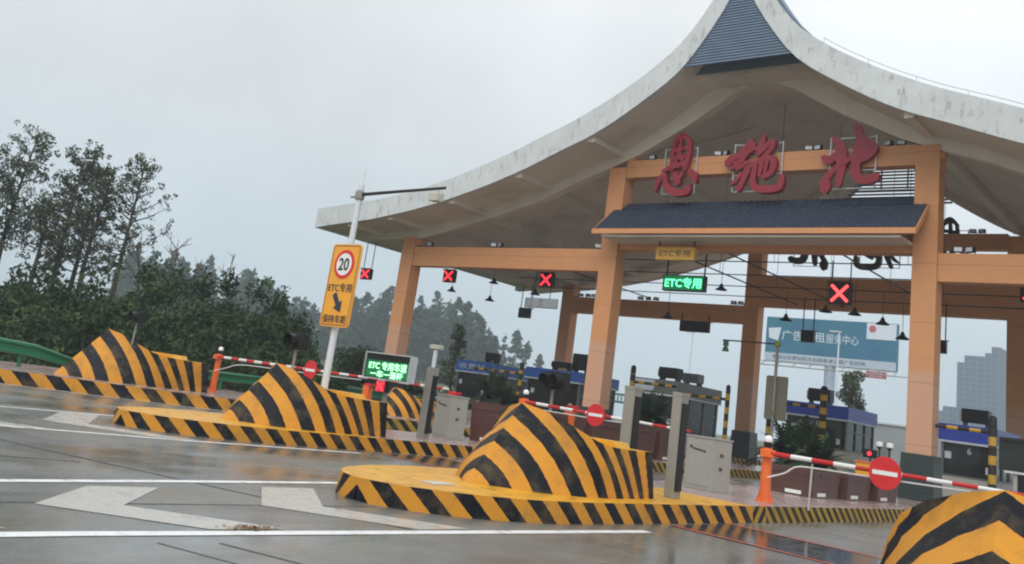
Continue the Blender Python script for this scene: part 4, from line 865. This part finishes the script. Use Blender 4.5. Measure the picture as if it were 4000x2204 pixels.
# striped posts and height bars
SG = 'striped guard posts around the toll booths'
def gpost(label, x, y, z0, z1, bar=None, r=.085):
    t = thing('striped_post', label, 'post', (x, y, z0), SG)
    b = MB(); n = 10; b.tube([(x, y, z0+(z1-z0)*k/n) for k in range(n+1)], r, 12, uper=.42); b.build('tube', M['post_band'], t, smooth=True)
    b = MB(); b.lathe((x, y, z1), [(r*1.02, -.2), (r*1.02, 0), (r*.8, .05), (r*.3, .075), (.001, .08)], 12); b.build('cap', M['black'], t, smooth=True)
    if bar:
        xb, zb = bar; b = MB(); n = 8; b.tube([(x+(xb-x)*k/n, y, zb) for k in range(n+1)], .045, 8, uper=.5); b.build('height_bar', M['post_band'], t, smooth=True)
gpost('striped post left of the grey booth, joined to it by a height bar', -16.62, 27, .21, 2.74, (-15.0, 2.28))
gpost('slim striped post right of the grey booth, before the rear pillar', -13.7, 28, .21, 2.5, (-15.4, 2.12), .07)
gpost('striped post in front of the brown sign board', -12.02, 27.4, .21, 2.52, None)
gpost('striped post in front of the blue booth below the billboard', -11.4, 30, .21, 2.9, (-13.0, 2.3), .11)
gpost('striped post in front of booth 6, nearest the right edge', -5.34, 24.5, .21, 2.28, (-6.9, 1.98), .09)
gpost('short striped post right of the farthest left booth', -21.27, 27, .21, 2.42, (-23.6, 2.1), .08)
# sign board seen from behind
t = thing('sign_back_board', 'brown grey rounded sign board seen from behind on a pole', 'road sign', (-11.7, 27, .21))
b = MB(); b.prism_xz(rrect(-12.02, -11.35, 1.66, 2.93, .06), 27, 27.03); b.build('panel', pbr('weathered_sign_back', (.16, .145, .10), .5, .12, 3), t)
b = MB(); b.tube([(-11.72, 26.95, .21), (-11.72, 26.95, 3.88)], .045, 10); b.build('pole', M['grey'], t, smooth=True)
b = MB(); b.lathe((-11.72, 26.95, 3.78), [(.06, 0), (.1, .04), (.09, .14), (.03, .18)], 12); b.build('pole_head', M['grass_deck'], t, smooth=True)
b = MB(); b.tube([(-11.72, 26.95, 3.86), (-13.5, 26.95, 3.86)], .022, 8); b.build('side_arm', M['dark'], t)
b = MB(); b.box(-13.46, -13.32, 26.9, 27.0, 3.68, 3.84); b.lathe((-13.39, 26.95, 3.52), [(.11, 0), (.1, .05), (.05, .15)], 10); b.build('arm_lamp', M['rail_green'], t)
# ------------------------------------------------------------------ planters
PG = 'red brown plastic planter boxes on the islands'
def planter_proto(w, d, h):
    t = thing('planter_box', 'x', 'planter', (0, 0, 0), PG)
    b = MB(); T_ = [(-w/2, -d/2), (w/2, -d/2), (w/2, d/2), (-w/2, d/2)]; f = .92
    b.quadgrid([[(x*f, y*f, .0) for x, y in T_], [(x, y, h) for x, y in T_]], None, 0, True); b.face([(x*f, y*f, 0) for x, y in T_])
    b.quadgrid([[(x, y, h) for x, y in T_], [(x*.9, y*.9, h) for x, y in T_], [(x*.9, y*.9, h-.06) for x, y in T_]], None, 0, True); b.build('box', M['brown_box'], t)
    b = MB()
    for sx in (-1, 1):
        for z in (.0,): b.box(sx*(w/2+.004)-.012, sx*(w/2+.004)+.012, -d*.3, d*.3, h*.80, h*.86)
    b.box(-w*.46, w*.46, -d/2-.008, -d/2+.01, h*.82, h*.88); b.build('rib', M['brown_box'], t)
    b = MB(); b.box(w*.5*f+.0, w*.5*f+.012, -d*.32, -d*.02, .03, .09); b.build('reflector', M['white'], t)
    b = MB(); b.box(-w*.15, w*.2, -d*.5*f-.012, -d*.5*f, .03, .09); b.build('reflector', M['white'], t)
    b = MB(); b.box(-w*.44, w*.44, -d*.44, d*.44, h-.07, h-.06); b.build('soil', M['bark'], t); return t
pl = planter_proto(.9, 1.3, .78)
P2 = [((-12.75, 15.9, .21), 'red brown planter box nearest the left cabinet, just past the centre wedge'), ((-12.7, 17.5, .21), 'red brown planter box under the black traffic signal'), ((-12.65, 19.0, .21), 'red brown planter box left of the farther grey box post'), ((-12.6, 20.5, .21), 'red brown planter box between the two grey box posts'), ((-12.6, 22.0, .21), 'red brown planter box hidden mostly by the near grey post')]
for i, (p, lb) in enumerate(P2):
    if i == 0: pl.location = p; pl['label'] = lb
    else: copy_tree(pl, p, lb)
pk = planter_proto(.85, 1.25, .46); pk.location = (-6.95, 17.6, .21); pk['label'] = 'low red brown planter box at the left, behind the right boom'
copy_tree(pk, (-6.85, 19.0, .21), 'low red brown planter box in the middle, behind the thin boom prop')
copy_tree(pk, (-6.75, 20.4, .21), 'low red brown planter box behind the round red disc')
# cycads
def cycad(label, x, y, z, r, h, n=46):
    t = thing('cycad_plant', label, 'plant', (x, y, z), 'dark feathery cycads')
    b = MB(); b.tube([(x, y, z), (x, y, z+h*.35)], [r*.12, r*.10], 8); b.build('trunk', M['bark'], t)
    V = []; F = []
    for i in range(n):
        a = RNG.uniform(0, 2*math.pi); el = RNG.uniform(.15, 1.35); L = r*RNG.uniform(.75, 1.1); p = np.array([x, y, z+h*.33]); d = np.array([math.cos(a)*math.cos(el), math.sin(a)*math.cos(el), math.sin(el)])
        sd = np.array([-math.sin(a), math.cos(a), 0]); m_ = 12; pr = p
        for k in range(1, m_+1):
            d2 = d.copy(); d2[2] -= 1.5*(k/m_)**1.5*math.cos(el)*.9; d2 /= np.linalg.norm(d2); q = pr+d2*L/m_
            wl_ = r*.17*math.sin(math.pi*min(1, .15+k/m_*.85))+.01
            for sgn in (1, -1):
                i0 = len(V); V += [pr, q, q+sgn*sd*wl_+d2*wl_*.6-np.array([0, 0, wl_*.2]), pr+sgn*sd*wl_*.95+d2*wl_*.75]; F.append((i0, i0+1, i0+2, i0+3)) if k % 1 == 0 else None
                V[-2] = q-d2*L/m_*.45+sgn*sd*wl_+d2*wl_*.6
            pr = q
    raw_mesh('fronds', V, F, M['leaf_cycad'], t)
cycad('cycad spreading behind the low planters, left of the right front pillar', -7.9, 20.6, .3, 1.0, .9, 60)
cycad('cycad at the foot of the blue booth below the billboard', -9.4, 22.8, .02, 1.35, 1.7, 70)
cycad('cycad between the two grey box posts in front of the grey booth', -14.2, 24.3, .3, 1.05, 2.1, 60)
cycad('cycad in front of the farthest left blue booth', -22.4, 27, .4, 1.25, 1.9, 60)
cycad('cycad behind the left grey cabinet, half hidden', -20.6, 25.6, .4, 1.1, 1.4, 56)
# sensors, cone box
t = thing('twin_sensor_post', 'pair of white capped sensors on dark stalks left of the right front pillar', 'sensor', (-6.95, 22, .21))
for x in (-7.06, -6.84):
    b = MB(); b.tube([(x, 22, .21), (x, 22, 1.28)], .02, 6); b.build('stalk', M['dark'], t)
    b = MB(); b.lathe((x, 22, 1.27), [(.03, -.03), (.07, .02)], 10); b.build('collar', M['black'], t)
    b = MB(); b.lathe((x, 22, 1.3), [(.072, -.01), (.08, .03), (.075, .08), (.001, .1)], 12); b.build('white_cap', M['lamp_white'], t, smooth=True)
t = thing('signal_lamp', 'small lit red signal above the round red disc', 'signal', (-7.05, 21.4, .21))
b = MB(); b.tube([(-7.05, 21.4, .21), (-7.05, 21.4, 1.05)], .02, 6); b.build('stalk', M['dark'], t)
b = MB(); b.box(-7.2, -6.92, 21.36, 21.46, 1.02, 1.2); b.build('housing', M['black'], t, bev=.01)
b = MB(); b.disc((-7.06, 1.11), .045, 21.345, 21.359, 16); b.build('lens', M['led_red'], t)
t = thing('orange_bin', 'orange box standing among the low planters left of the red disc', 'box', (-6.5, 19.7, .67))
b = MB(); b.box(-6.72, -6.3, 19.55, 19.85, .675, .92); b.build('body', M['sign_yellow'], t, bev=.02)
b = MB(); b.box(-6.74, -6.28, 19.53, 19.87, .921, .95); b.build('lid', M['orange_post'], t, bev=.008)
t = thing('arrow_marker', 'orange lit marker under the boom right of the round disc', 'marker', (-9.15, 16.6, .21))
b = MB(); b.box(-9.22, -9.06, 16.58, 16.66, .60, .82); b.build('face', M['sign_yellow'], t); b = MB(); b.tube([(-9.14, 16.62, .01), (-9.14, 16.62, .6)], .02, 6); b.build('stalk', M['dark'], t)
# ------------------------------------------------------------------ guardrails
def rail(label, pts, posts):
    t = thing('guardrail', label, 'guardrail', (pts[0][0], pts[0][1], .2), 'green steel guardrails on the verge')
    prof = [(0, -.155), (.05, -.13), (.05, -.08), (0, -.04), (0, .04), (.05, .08), (.05, .13), (0, .155)]
    b = MB(); rows = [[(x+o, y, z+h*s) for o, h in prof] for x, y, z, s in pts]; b.quadgrid(rows); b.build('beam', M['rail_green'], t)
    for x, y, z in posts: b = MB(); b.tube([(x-.06, y, .1), (x-.06, y, z)], .05, 8); b.build('post', M['rail_green'], t, smooth=True)
rail('green corrugated guardrail dipping down behind the smallest wedge', [(-22.6, 2, .84, .95), (-22.3, 7.5, .74, .95), (-22.0, 9.3, .70, .95), (-21.95, 10.1, .66, .95), (-21.8, 11.3, .44, .55)], [(-22.25, 5.5, .7), (-22.0, 9.85, .62)])
rail('green guardrail seen through the gap under the farthest left boom', [(-21.9, 13.9, .62, .8), (-22.2, 17, .66, .8), (-23.2, 22, .7, .8), (-24, 30, .7, .8)], [(-22.0, 15.2, .6), (-22.4, 18.2, .6), (-23.4, 23, .6)])
# ------------------------------------------------------------------ far things
t = thing('billboard', 'big blue billboard on a single column behind the toll booths', 'billboard', (-28.2, 75, 0))
b = MB(); b.box(-33.7, -23.1, 75, 75.5, 7.45, 11.05); b.build('panel', pbr('blue_billboard_print', (.035, .13, .24), .5, .25, .25, stain=(.03, .20, .25), stain_scale=(.12, .12, .2), stain_amt=.8, stain_lo=.4, stain_hi=.65), t)
b = MB(); b.box(-33.7, -23.1, 74.97, 74.995, 7.45, 8.1); b.build('footer_strip', pbr('pale_blue_strip', (.42, .5, .58), .5, .05), t)
b = MB(); b.box(-25.4, -23.15, 74.96, 74.99, 9.75, 11.0); b.build('corner_card', M['pale'], t)
b = MB(); b.disc((-24.95, 10.55), .28, 74.94, 74.955, 20); b.build('emblem', pbr('red_emblem', (.45, .12, .16), .5), t)
text('恩施北收费站前方右转高速公路广告招商', M['navy'], t, (-29.2, 74.965, 7.78), w=7.6, h=.33)
text('服务中心', M['pale'], t, (-27.3, 74.99, 9.55), w=2.6, h=.75)
text('广告招租', M['pale'], t, (-30.5, 74.99, 9.6), w=3.6, h=.8)
b = MB(); b.face([(-33.4, 74.98, 9.3), (-32.6, 74.98, 9.1), (-32.4, 74.98, 10.2), (-33.5, 74.98, 10.1)]); b.build('paper_motif', M['pale'], t)
b = MB(); b.tube([(-28.3, 75.4, 0), (-28.3, 75.4, 7.45)], .42, 16); b.build('column', pbr('pale_blue_column', (.4, .46, .58), .5, .2, 2), t, smooth=True)
b = MB()
for x in np.arange(-33.6, -23, 1.32): b.tube([(x, 75.2, 7.45), (x, 74.2, 7.0), (x+1.3, 74.2, 7.0)], .04, 5)
b.tube([(-33.8, 74.2, 7.0), (-22.8, 74.2, 7.0)], .05, 5); b.tube([(-33.8, 74.2, 7.3), (-22.8, 74.2, 7.3)], .03, 5); b.build('catwalk', M['grey'], t)
t = thing('red_banner', 'small faded red banner hanging under the right end of the billboard', 'banner', (-24.5, 74.9, 6.9))
b = MB(); b.box(-25.3, -23.75, 74.9, 74.95, 6.78, 7.28); b.build('cloth', pbr('faded_red_cloth', (.45, .12, .15), .7), t)
text('出租', M['pale'], t, (-24.5, 74.89, 7.03), w=.9, h=.3)
for x in (-25.1, -23.9): b = MB(); b.tube([(x, 74.92, 7.28), (x, 74.5, 7.5)], .02, 4); b.build('tie', M['dark'], t)
def tower(label, x0, x1, y, steps, d=14):
    t = thing('apartment_tower', label, 'building', ((x0+x1)/2, y, 0), 'hazy apartment towers')
    b = MB()
    for a, c, z in steps: b.box(x0+a, x0+c, y, y+d, 0, z)
    b.build('wall', tiled('tower_facade', (.075, .11, .16), (.085, .12, .175), 1.5, 1.25, .30, .6, (.115, .16, .22), 0), t)
tower('tall hazy apartment tower between the two right pillars', -62.6, -53.4, 250, [(0, 1.6, 25.9), (1.62, 6.2, 27.7), (6.22, 7.6, 28.6), (7.62, 9.4, 30.2)])
tower('low hazy apartment block left of the tall tower', -67.5, -62.8, 252, [(0, 1.3, 14.0), (1.32, 4.6, 15.2)])
t = thing('grey_shed', 'flat grey shed wall left of the right front pillar', 'building', (-19, 60, 0))
b = MB(); b.box(-19.9, -17.3, 60, 66, 0, 2.95); b.build('wall', pbr('grey_sheet_metal', (.28, .30, .31), .5, .08, 1), t); b = MB(); b.box(-20, -17.2, 59.9, 66.1, 2.95, 3.05); b.build('roof', M['galv'], t)
b = MB(); b.box(-19.3, -18.7, 59.96, 59.995, .1, 1.9); b.build('door', M['booth_grey'], t)
t = thing('lattice_sign', 'dark green lattice sign frame right of the middle front pillar', 'sign', (-38, 60, 0))
b = MB(); b.box(-39.0, -36.9, 60, 60.1, 2.1, 2.8); b.build('frame', pbr('green_sheet', (.03, .14, .12), .5), t)
b = MB()
for k in range(7): b.box(-38.8+.29*k, -38.62+.29*k, 59.97, 59.99, 2.25, 2.65)
b.build('panel_cells', M['pale'], t); b = MB(); b.tube([(-38.5, 60.05, 0), (-38.5, 60.05, 2.1)], .08, 6); b.tube([(-37.3, 60.05, 0), (-37.3, 60.05, 2.1)], .08, 6); b.build('leg', M['grey'], t)
for lb, x, y, h in (('thin pale lamp pole in front of the billboard', -22.05, 60, 8.3), ('thin pale lamp pole above the grey booth', -32.4, 60, 7.6)):
    t = thing('lamp_pole', lb, 'lamp pole', (x, y, 0)); b = MB(); b.tube([(x, y, 0), (x, y, h)], [.08, .05], 8); b.build('mast', M['pole_white'], t)
    b = MB(); b.box(x-.6, x+.1, y-.1, y+.1, h, h+.1); b.build('lamp_head', M['galv'], t)
# ------------------------------------------------------------------ vegetation
def leaf_quads(C, size, rng=RNG, flat=.0):
    """one small random leaf-shaped quad per centre"""
    C = np.asarray(C); n = len(C); a = rng.normal(size=(n, 3)); a /= np.linalg.norm(a, axis=1)[:, None]
    b_ = rng.normal(size=(n, 3)); b_ -= (b_*a).sum(1)[:, None]*a; b_ /= np.linalg.norm(b_, axis=1)[:, None]
    s = size*rng.uniform(.6, 1.4, (n, 1)); L = a*s; W = b_*s*.45
    V = np.stack([C-L, C-W+L*.1, C+L, C+W+L*.1], 1).reshape(-1, 3); F = np.arange(4*n).reshape(-1, 4); return V, F
def blob(c, r, n, rng=RNG):
    d = rng.normal(size=(n, 3)); d /= np.linalg.norm(d, axis=1)[:, None]; return np.array(c)+d*np.array(r)*(rng.uniform(.25, 1, (n, 1))**.6)
def tree(label, x, y, z0, h, lean=0.0, spread=1.5, nb=34, clump=.24, per=42, leaf=.06, bare_to=.3):
    h = h*.965; t = thing('roadside_tree', label, 'tree', (x, y, z0), 'tall thin roadside trees')
    tr = MB(); P = []; nseg = 12; wx, wy = RNG.uniform(-.25, .25, 2)
    for k in range(nseg+1): f = k/nseg; P.append((x+lean*h*f+wx*math.sin(f*3.0), y+wy*math.sin(f*2.5+.5), z0+h*.96*f))
    tr.tube(P, [.12*(1-f/nseg*.85) for f in range(nseg+1)], 7)
    C = []
    for i in range(nb):
        f = bare_to+(1-bare_to)*((i+RNG.uniform(0, 1))/nb); k = f*nseg; k0 = min(nseg-1, int(k)); p0 = Vector(P[k0]).lerp(Vector(P[k0+1]), k-k0)
        a = RNG.uniform(0, 2*math.pi); L = spread*(1.05-(f-bare_to)/(1-bare_to)*.72)*RNG.uniform(.5, 1.1); el = RNG.uniform(.15, .8)
        p1 = p0+Vector((math.cos(a)*L*.55, math.sin(a)*L*.55, L*.55*math.sin(el)-.05)); p2 = p0+Vector((math.cos(a)*L, math.sin(a)*L, L*math.sin(el)+.1))
        tr.tube([p0, p1, p2], [.03, .02, .007], 5, caps=False)
        for q, rr, nn in ((p2, 1.0, 1.0), (p1, .7, .45)):
            C.append(blob(tuple(q), (clump*rr*RNG.uniform(.7, 1.2), clump*rr, clump*.75*rr), int(per*nn*RNG.uniform(.5, 1.3))))
            for _ in range(2):
                off = RNG.normal(size=3)*clump*.8; C.append(blob(tuple(np.array(q)+off), (clump*.45,)*3, int(per*nn*.3)))
    C.append(blob(P[-1], (clump*.5, clump*.5, clump), per))
    tr.build('trunk', M['bark'], t, smooth=True)
    V, F = leaf_quads(np.concatenate(C), leaf); raw_mesh('crown', V, F, M['leaf_tree'], t)
tree('tallest roadside tree near the left edge, two tufts at its top', -35.35, 14.3, 1.6, 6.9, .02, 1.7, 44)
tree('roadside tree at the very left edge, cut by the frame', -35.6, 12.9, 1.6, 5.6, .0, 1.8, 40)
tree('broad roadside tree in the middle of the tall group', -34.6, 15.9, 1.6, 6.7, .0, 1.75, 46, per=48)
tree('roadside tree behind the middle of the tall group, its crown paler', -35.6, 17.0, 1.6, 6.2, .0, 1.6, 40)
tree('roadside tree with a thin leaning trunk, second from the right of the tall group', -33.9, 16.75, 1.6, 6.0, .02, 1.35, 34)
tree('rightmost roadside tree of the tall group, airy crown over a thin trunk', -33.6, 17.75, 1.6, 6.75, .0, 1.5, 32, per=38, bare_to=.42)
tree('young thin tree standing low between the tall group trunks', -34.3, 14.9, 1.6, 4.3, .0, 1.3, 26)
def bare(label, x, y, z0, h, n=9, lean=(0, 0)):
    t = thing('bare_sapling', label, 'sapling', (x, y, z0), 'bare saplings above the thicket')
    b = MB(); P = [(x+lean[0]*f+.08*math.sin(5*f), y+lean[1]*f, z0+h*f) for f in np.linspace(0, 1, 9)]; b.tube(P, [.05*(1-.8*f) for f in np.linspace(0, 1, 9)], 5)
    b.build('trunk', M['twig'], t); c = MB()
    for i in range(n):
        k = RNG.integers(3, 8); p = Vector(P[k]); a = RNG.uniform(0, 6.28); L = h*RNG.uniform(.12, .3)
        q = p+Vector((math.cos(a)*L*.8, math.sin(a)*L*.8, L*.7)); c.tube([p, p.lerp(q, .5)+Vector((0, 0, .04)), q], [.022, .015, .008], 4, caps=False)
        for _ in range(2): c.tube([p.lerp(q, .6), p.lerp(q, .6)+Vector((RNG.uniform(-.3, .3), RNG.uniform(-.3, .3), RNG.uniform(.1, .35)))], [.011, .006], 4, caps=False)
    c.build('twigs', M['twig'], t)
bare('bare curved sapling just right of the tall trees', -31.6, 17.7, 1.8, 3.3, 9, (-.5, -.2))
bare('bare forked sapling, second from the tall trees', -31.05, 18.6, 1.8, 3.3, 10, (-.2, -.1))
bare('lone bare upright sapling at the right part of the thicket', -30.0, 20.1, 2.0, 2.9, 9)
bare('short bare twiggy sapling between the forked and the lone one', -30.6, 19.3, 2.0, 2.2, 8, (.1, .1))
# thicket: one dense mass of undergrowth
path = [(-33.2, 8.5, 2.3), (-32.4, 11, 2.45), (-31.6, 12.9, 2.6), (-30.9, 14.3, 2.95), (-30.3, 15.6, 3.3), (-29.7, 16.8, 3.5), (-29.0, 17.9, 3.5), (-28.5, 18.8, 3.55), (-28.0, 19.6, 3.5), (-27.5, 20.2, 3.35), (-27.1, 20.9, 2.7), (-26.9, 21.6, 2.2)]
C = []; CT = []
for i in range(len(path)-1):
    a, b2 = np.array(path[i]), np.array(path[i+1])
    for k in range(16):
        p = a+(b2-a)*RNG.uniform(0, 1); fr_ = RNG.uniform(-.15, 1.0)
        # front of the mass steps down towards the guardrail
        x = p[0]+fr_*5.2; y = p[1]-fr_*2.6; zt_ = p[2]*(1-.62*max(0, fr_)**1.1)*RNG.uniform(.72, 1.05); r = RNG.uniform(.5, .95)
        C.append(blob((x, y, max(.4, zt_-r*.6)), (r, r, r*RNG.uniform(.6, .95)), 330))
        C.append(blob((x, y, max(.3, zt_*.45)), (r*1.1, r*1.1, r), 150))
    for k in range(5):
        p = a+(b2-a)*RNG.uniform(0, 1); CT.append(blob((p[0]+RNG.uniform(-.3, .6), p[1], p[2]*RNG.uniform(.95, 1.06)), (.35, .35, .5), 60))
C = np.concatenate(C+CT); V, F = leaf_quads(C, .085); o = raw_mesh('thicket', V, F, M['leaf_bush']); o['kind'] = 'stuff'
# round shrubs nearer the toll gate
def shrub(label, x, y, z, r, h, n, mat='leaf_bush'):
    t = thing('round_shrub', label, 'shrub', (x, y, z), 'shrubs around the toll gate'); C = [blob((x+RNG.uniform(-.5, .5)*r, y+RNG.uniform(-.5, .5)*r, z+h*RNG.uniform(.3, .8)), (r*.5, r*.5, h*.32), n//9) for _ in range(9)]
    V, F = leaf_quads(np.concatenate(C), .075); raw_mesh('foliage', V, F, M[mat], t); b = MB(); b.tube([(x, y, z-.2), (x, y, z+h*.5)], .05, 6); b.build('stem', M['bark'], t)
shrub('olive shrub just right of the speed sign pole', -31.3, 27.9, .6, 1.3, 2.0, 3000)
shrub('olive shrub left of the left front pillar foot', -29.6, 27.6, .5, 1.1, 1.7, 2500)
shrub('low shrub seen below the left front pillar, behind the message board', -27.6, 27.4, .2, 1.2, 1.2, 2400)
shrub('shrub at the foot of the billboard tree', -17.2, 50, 0, 1.3, 1.4, 2000)
shrub('dark shrub behind the planters, seen beside the middle pillar foot', -27.2, 39.0, 0, 1.5, 1.9, 2400)
def conifer(x, y, z0, h, r, n, rng=RNG):
    nb = max(14, n//26); o = []
    for _ in range(nb):
        f = rng.uniform(.12, 1)**.85; a = rng.uniform(0, 2*math.pi); L = r*(1.02-f)**.75*rng.uniform(.45, 1.15)+.05
        for q, w in ((1, .5), (.55, .35), (.2, .15)):
            c = (x+L*q*math.cos(a), y+L*q*math.sin(a), z0+h*f-L*q*.22+rng.uniform(-.1, .1)); rr = .12*r+.16*L
            o.append(blob(c, (rr, rr, rr*.7), max(2, int(26*w*rng.uniform(.6, 1.5)))))
    o.append(blob((x, y, z0+h*.98), (.07*r, .07*r, .09*h), 8)); return np.concatenate(o)
tops = [(-101, 55, 12.4), (-99, 58.5, 12.5), (-97, 62, 12.5), (-94.5, 65.5, 11.6), (-93.0, 67.6, 11.0), (-91.9, 69.1, 9.5), (-90.8, 70.6, 9.2), (-89.4, 72.3, 8.9), (-87.5, 74.6, 9.1), (-86.4, 75.9, 10.4), (-85.5, 76.9, 11.1), (-83.7, 78.8, 12.3), (-82.0, 80.6, 11.0), (-81.0, 81.6, 11.7), (-79.8, 82.8, 12.7), (-78.5, 84.0, 11.9), (-76.9, 85.5, 11.9), (-75.6, 86.7, 10.4), (-74.7, 87.5, 9.0)]
C = []
for x, y, zt_ in tops:
    for k in range(4):
        f = (1, 1.07, .94, 1.03)[k]; dx, dy = RNG.uniform(-1.5, 1.5, 2) if k else (0, 0); h = 6.0*RNG.uniform(.85, 1.15); zz = zt_*(1, .93, .8, .86)[k]*(1 if k == 0 else RNG.uniform(.9, 1.05))
        C.append(conifer(x*f+dx, y*f+dy, zz-h, h, 2.1*RNG.uniform(.7, 1.35), 900))
    C.append(blob((x, y, zt_*.42), (2.0, 2.0, zt_*.32), 700)); C.append(blob((x*.93, y*.93, zt_*.25), (2.2, 2.2, zt_*.25), 600))
    for k in range(11):
        f = RNG.uniform(.84, 1.0); h = zt_*RNG.uniform(.42, .9); C.append(conifer(x*f+RNG.uniform(-1.4, 1.4), y*f+RNG.uniform(-1.6, 1.6), max(.3, h-5), 5, 2.1, 800))
V, F = leaf_quads(np.concatenate(C), .21); V = (V-np.array([0, 0, EYE]))*1.9+np.array([0, 0, EYE]); o = raw_mesh('far_wood', V, F, M['leaf_far']); o['kind'] = 'stuff'
def far_conifer(label, x, y, z0, h, r, n, size, mat='leaf_far', k=1.0):
    x *= k; y *= k; h *= k; r *= k; size *= k; z0 = z0 if k == 1 else -1.0
    t = thing('misty_conifer', label, 'tree', (x, y, z0), 'single conifers in the mist'); V, F = leaf_quads(conifer(x, y, z0, h, r, n), size); raw_mesh('crown', V, F, M[mat], t)
    b = MB(); b.tube([(x, y, z0-.5), (x, y, z0+h*.95)], [.14, .02], 6); b.build('trunk', M['bark'], t)
far_conifer('slim misty conifer standing alone right of the far wood', -73.1, 88.8, 0, 8.6, 1.3, 900, .22, k=1.9)
far_conifer('broad misty conifer left of the rear pillar, tallest of the last three', -72.1, 89.8, 0, 9.4, 2.2, 1800, .24, k=1.9)
far_conifer('round topped misty tree beside the rear left pillar', -70.9, 90.6, 0, 8.0, 1.9, 1400, .24, k=1.9)
far_conifer('small misty tree touching the rear left pillar', -69.6, 91.6, 0, 6.9, 1.6, 900, .24, k=1.9)
far_conifer('dark layered pine in front of the misty wood, above the grey cabinet', -32.3, 35.5, .3, 4.2, 1.15, 1500, .10, 'leaf_tree')
t = thing('poplar_tree', 'ragged upright tree in front of the billboard column', 'tree', (-18.3, 51.8, 0))
C = [blob((-18.3+RNG.normal()*.45*(1.3-k/26), 51.8+RNG.normal()*.4, .9+k/26*4.2), (.46, .46, .36), 190) for k in range(27)]; V, F = leaf_quads(np.concatenate(C), .085); raw_mesh('crown', V, F, M['leaf_tree'], t)
b = MB(); b.tube([(-18.3, 51.8, 0), (-18.35, 51.8, 4.9)], [.1, .02], 6); b.build('trunk', M['bark'], t)
# leaf litter and small puddle stones
C = np.stack([RNG.normal(-5.52, .045, 220), RNG.normal(4.30, .10, 220), RNG.uniform(.009, .02, 220)], 1); V, F = leaf_quads(C, .016); V[:, 2] = .009+np.abs(V[:, 2]-.009)*.5
o = raw_mesh('leaf_litter', V, F, pbr('wet_brown_leaves', (.16, .09, .03), .5, .4, 20)); o['kind'] = 'stuff'
# ------------------------------------------------------------------ haze
hz = MB(); hz.box(-470, 470, -190, 470, -1, 38)
hm = bpy.data.materials.new('misty_air'); hm.use_nodes = True; hn = hm.node_tree.nodes; hl = hm.node_tree.links
hn.remove(hn['Principled BSDF']); pv = hn.new('ShaderNodeVolumePrincipled'); pv.inputs['Color'].default_value = (.82, .91, 1.0, 1); pv.inputs['Density'].default_value = .00115; pv.inputs['Anisotropy'].default_value = .2
hl.new(pv.outputs[0], hn['Material Output'].inputs['Volume'])
struct(hz.build('haze', hm), 'stuff')
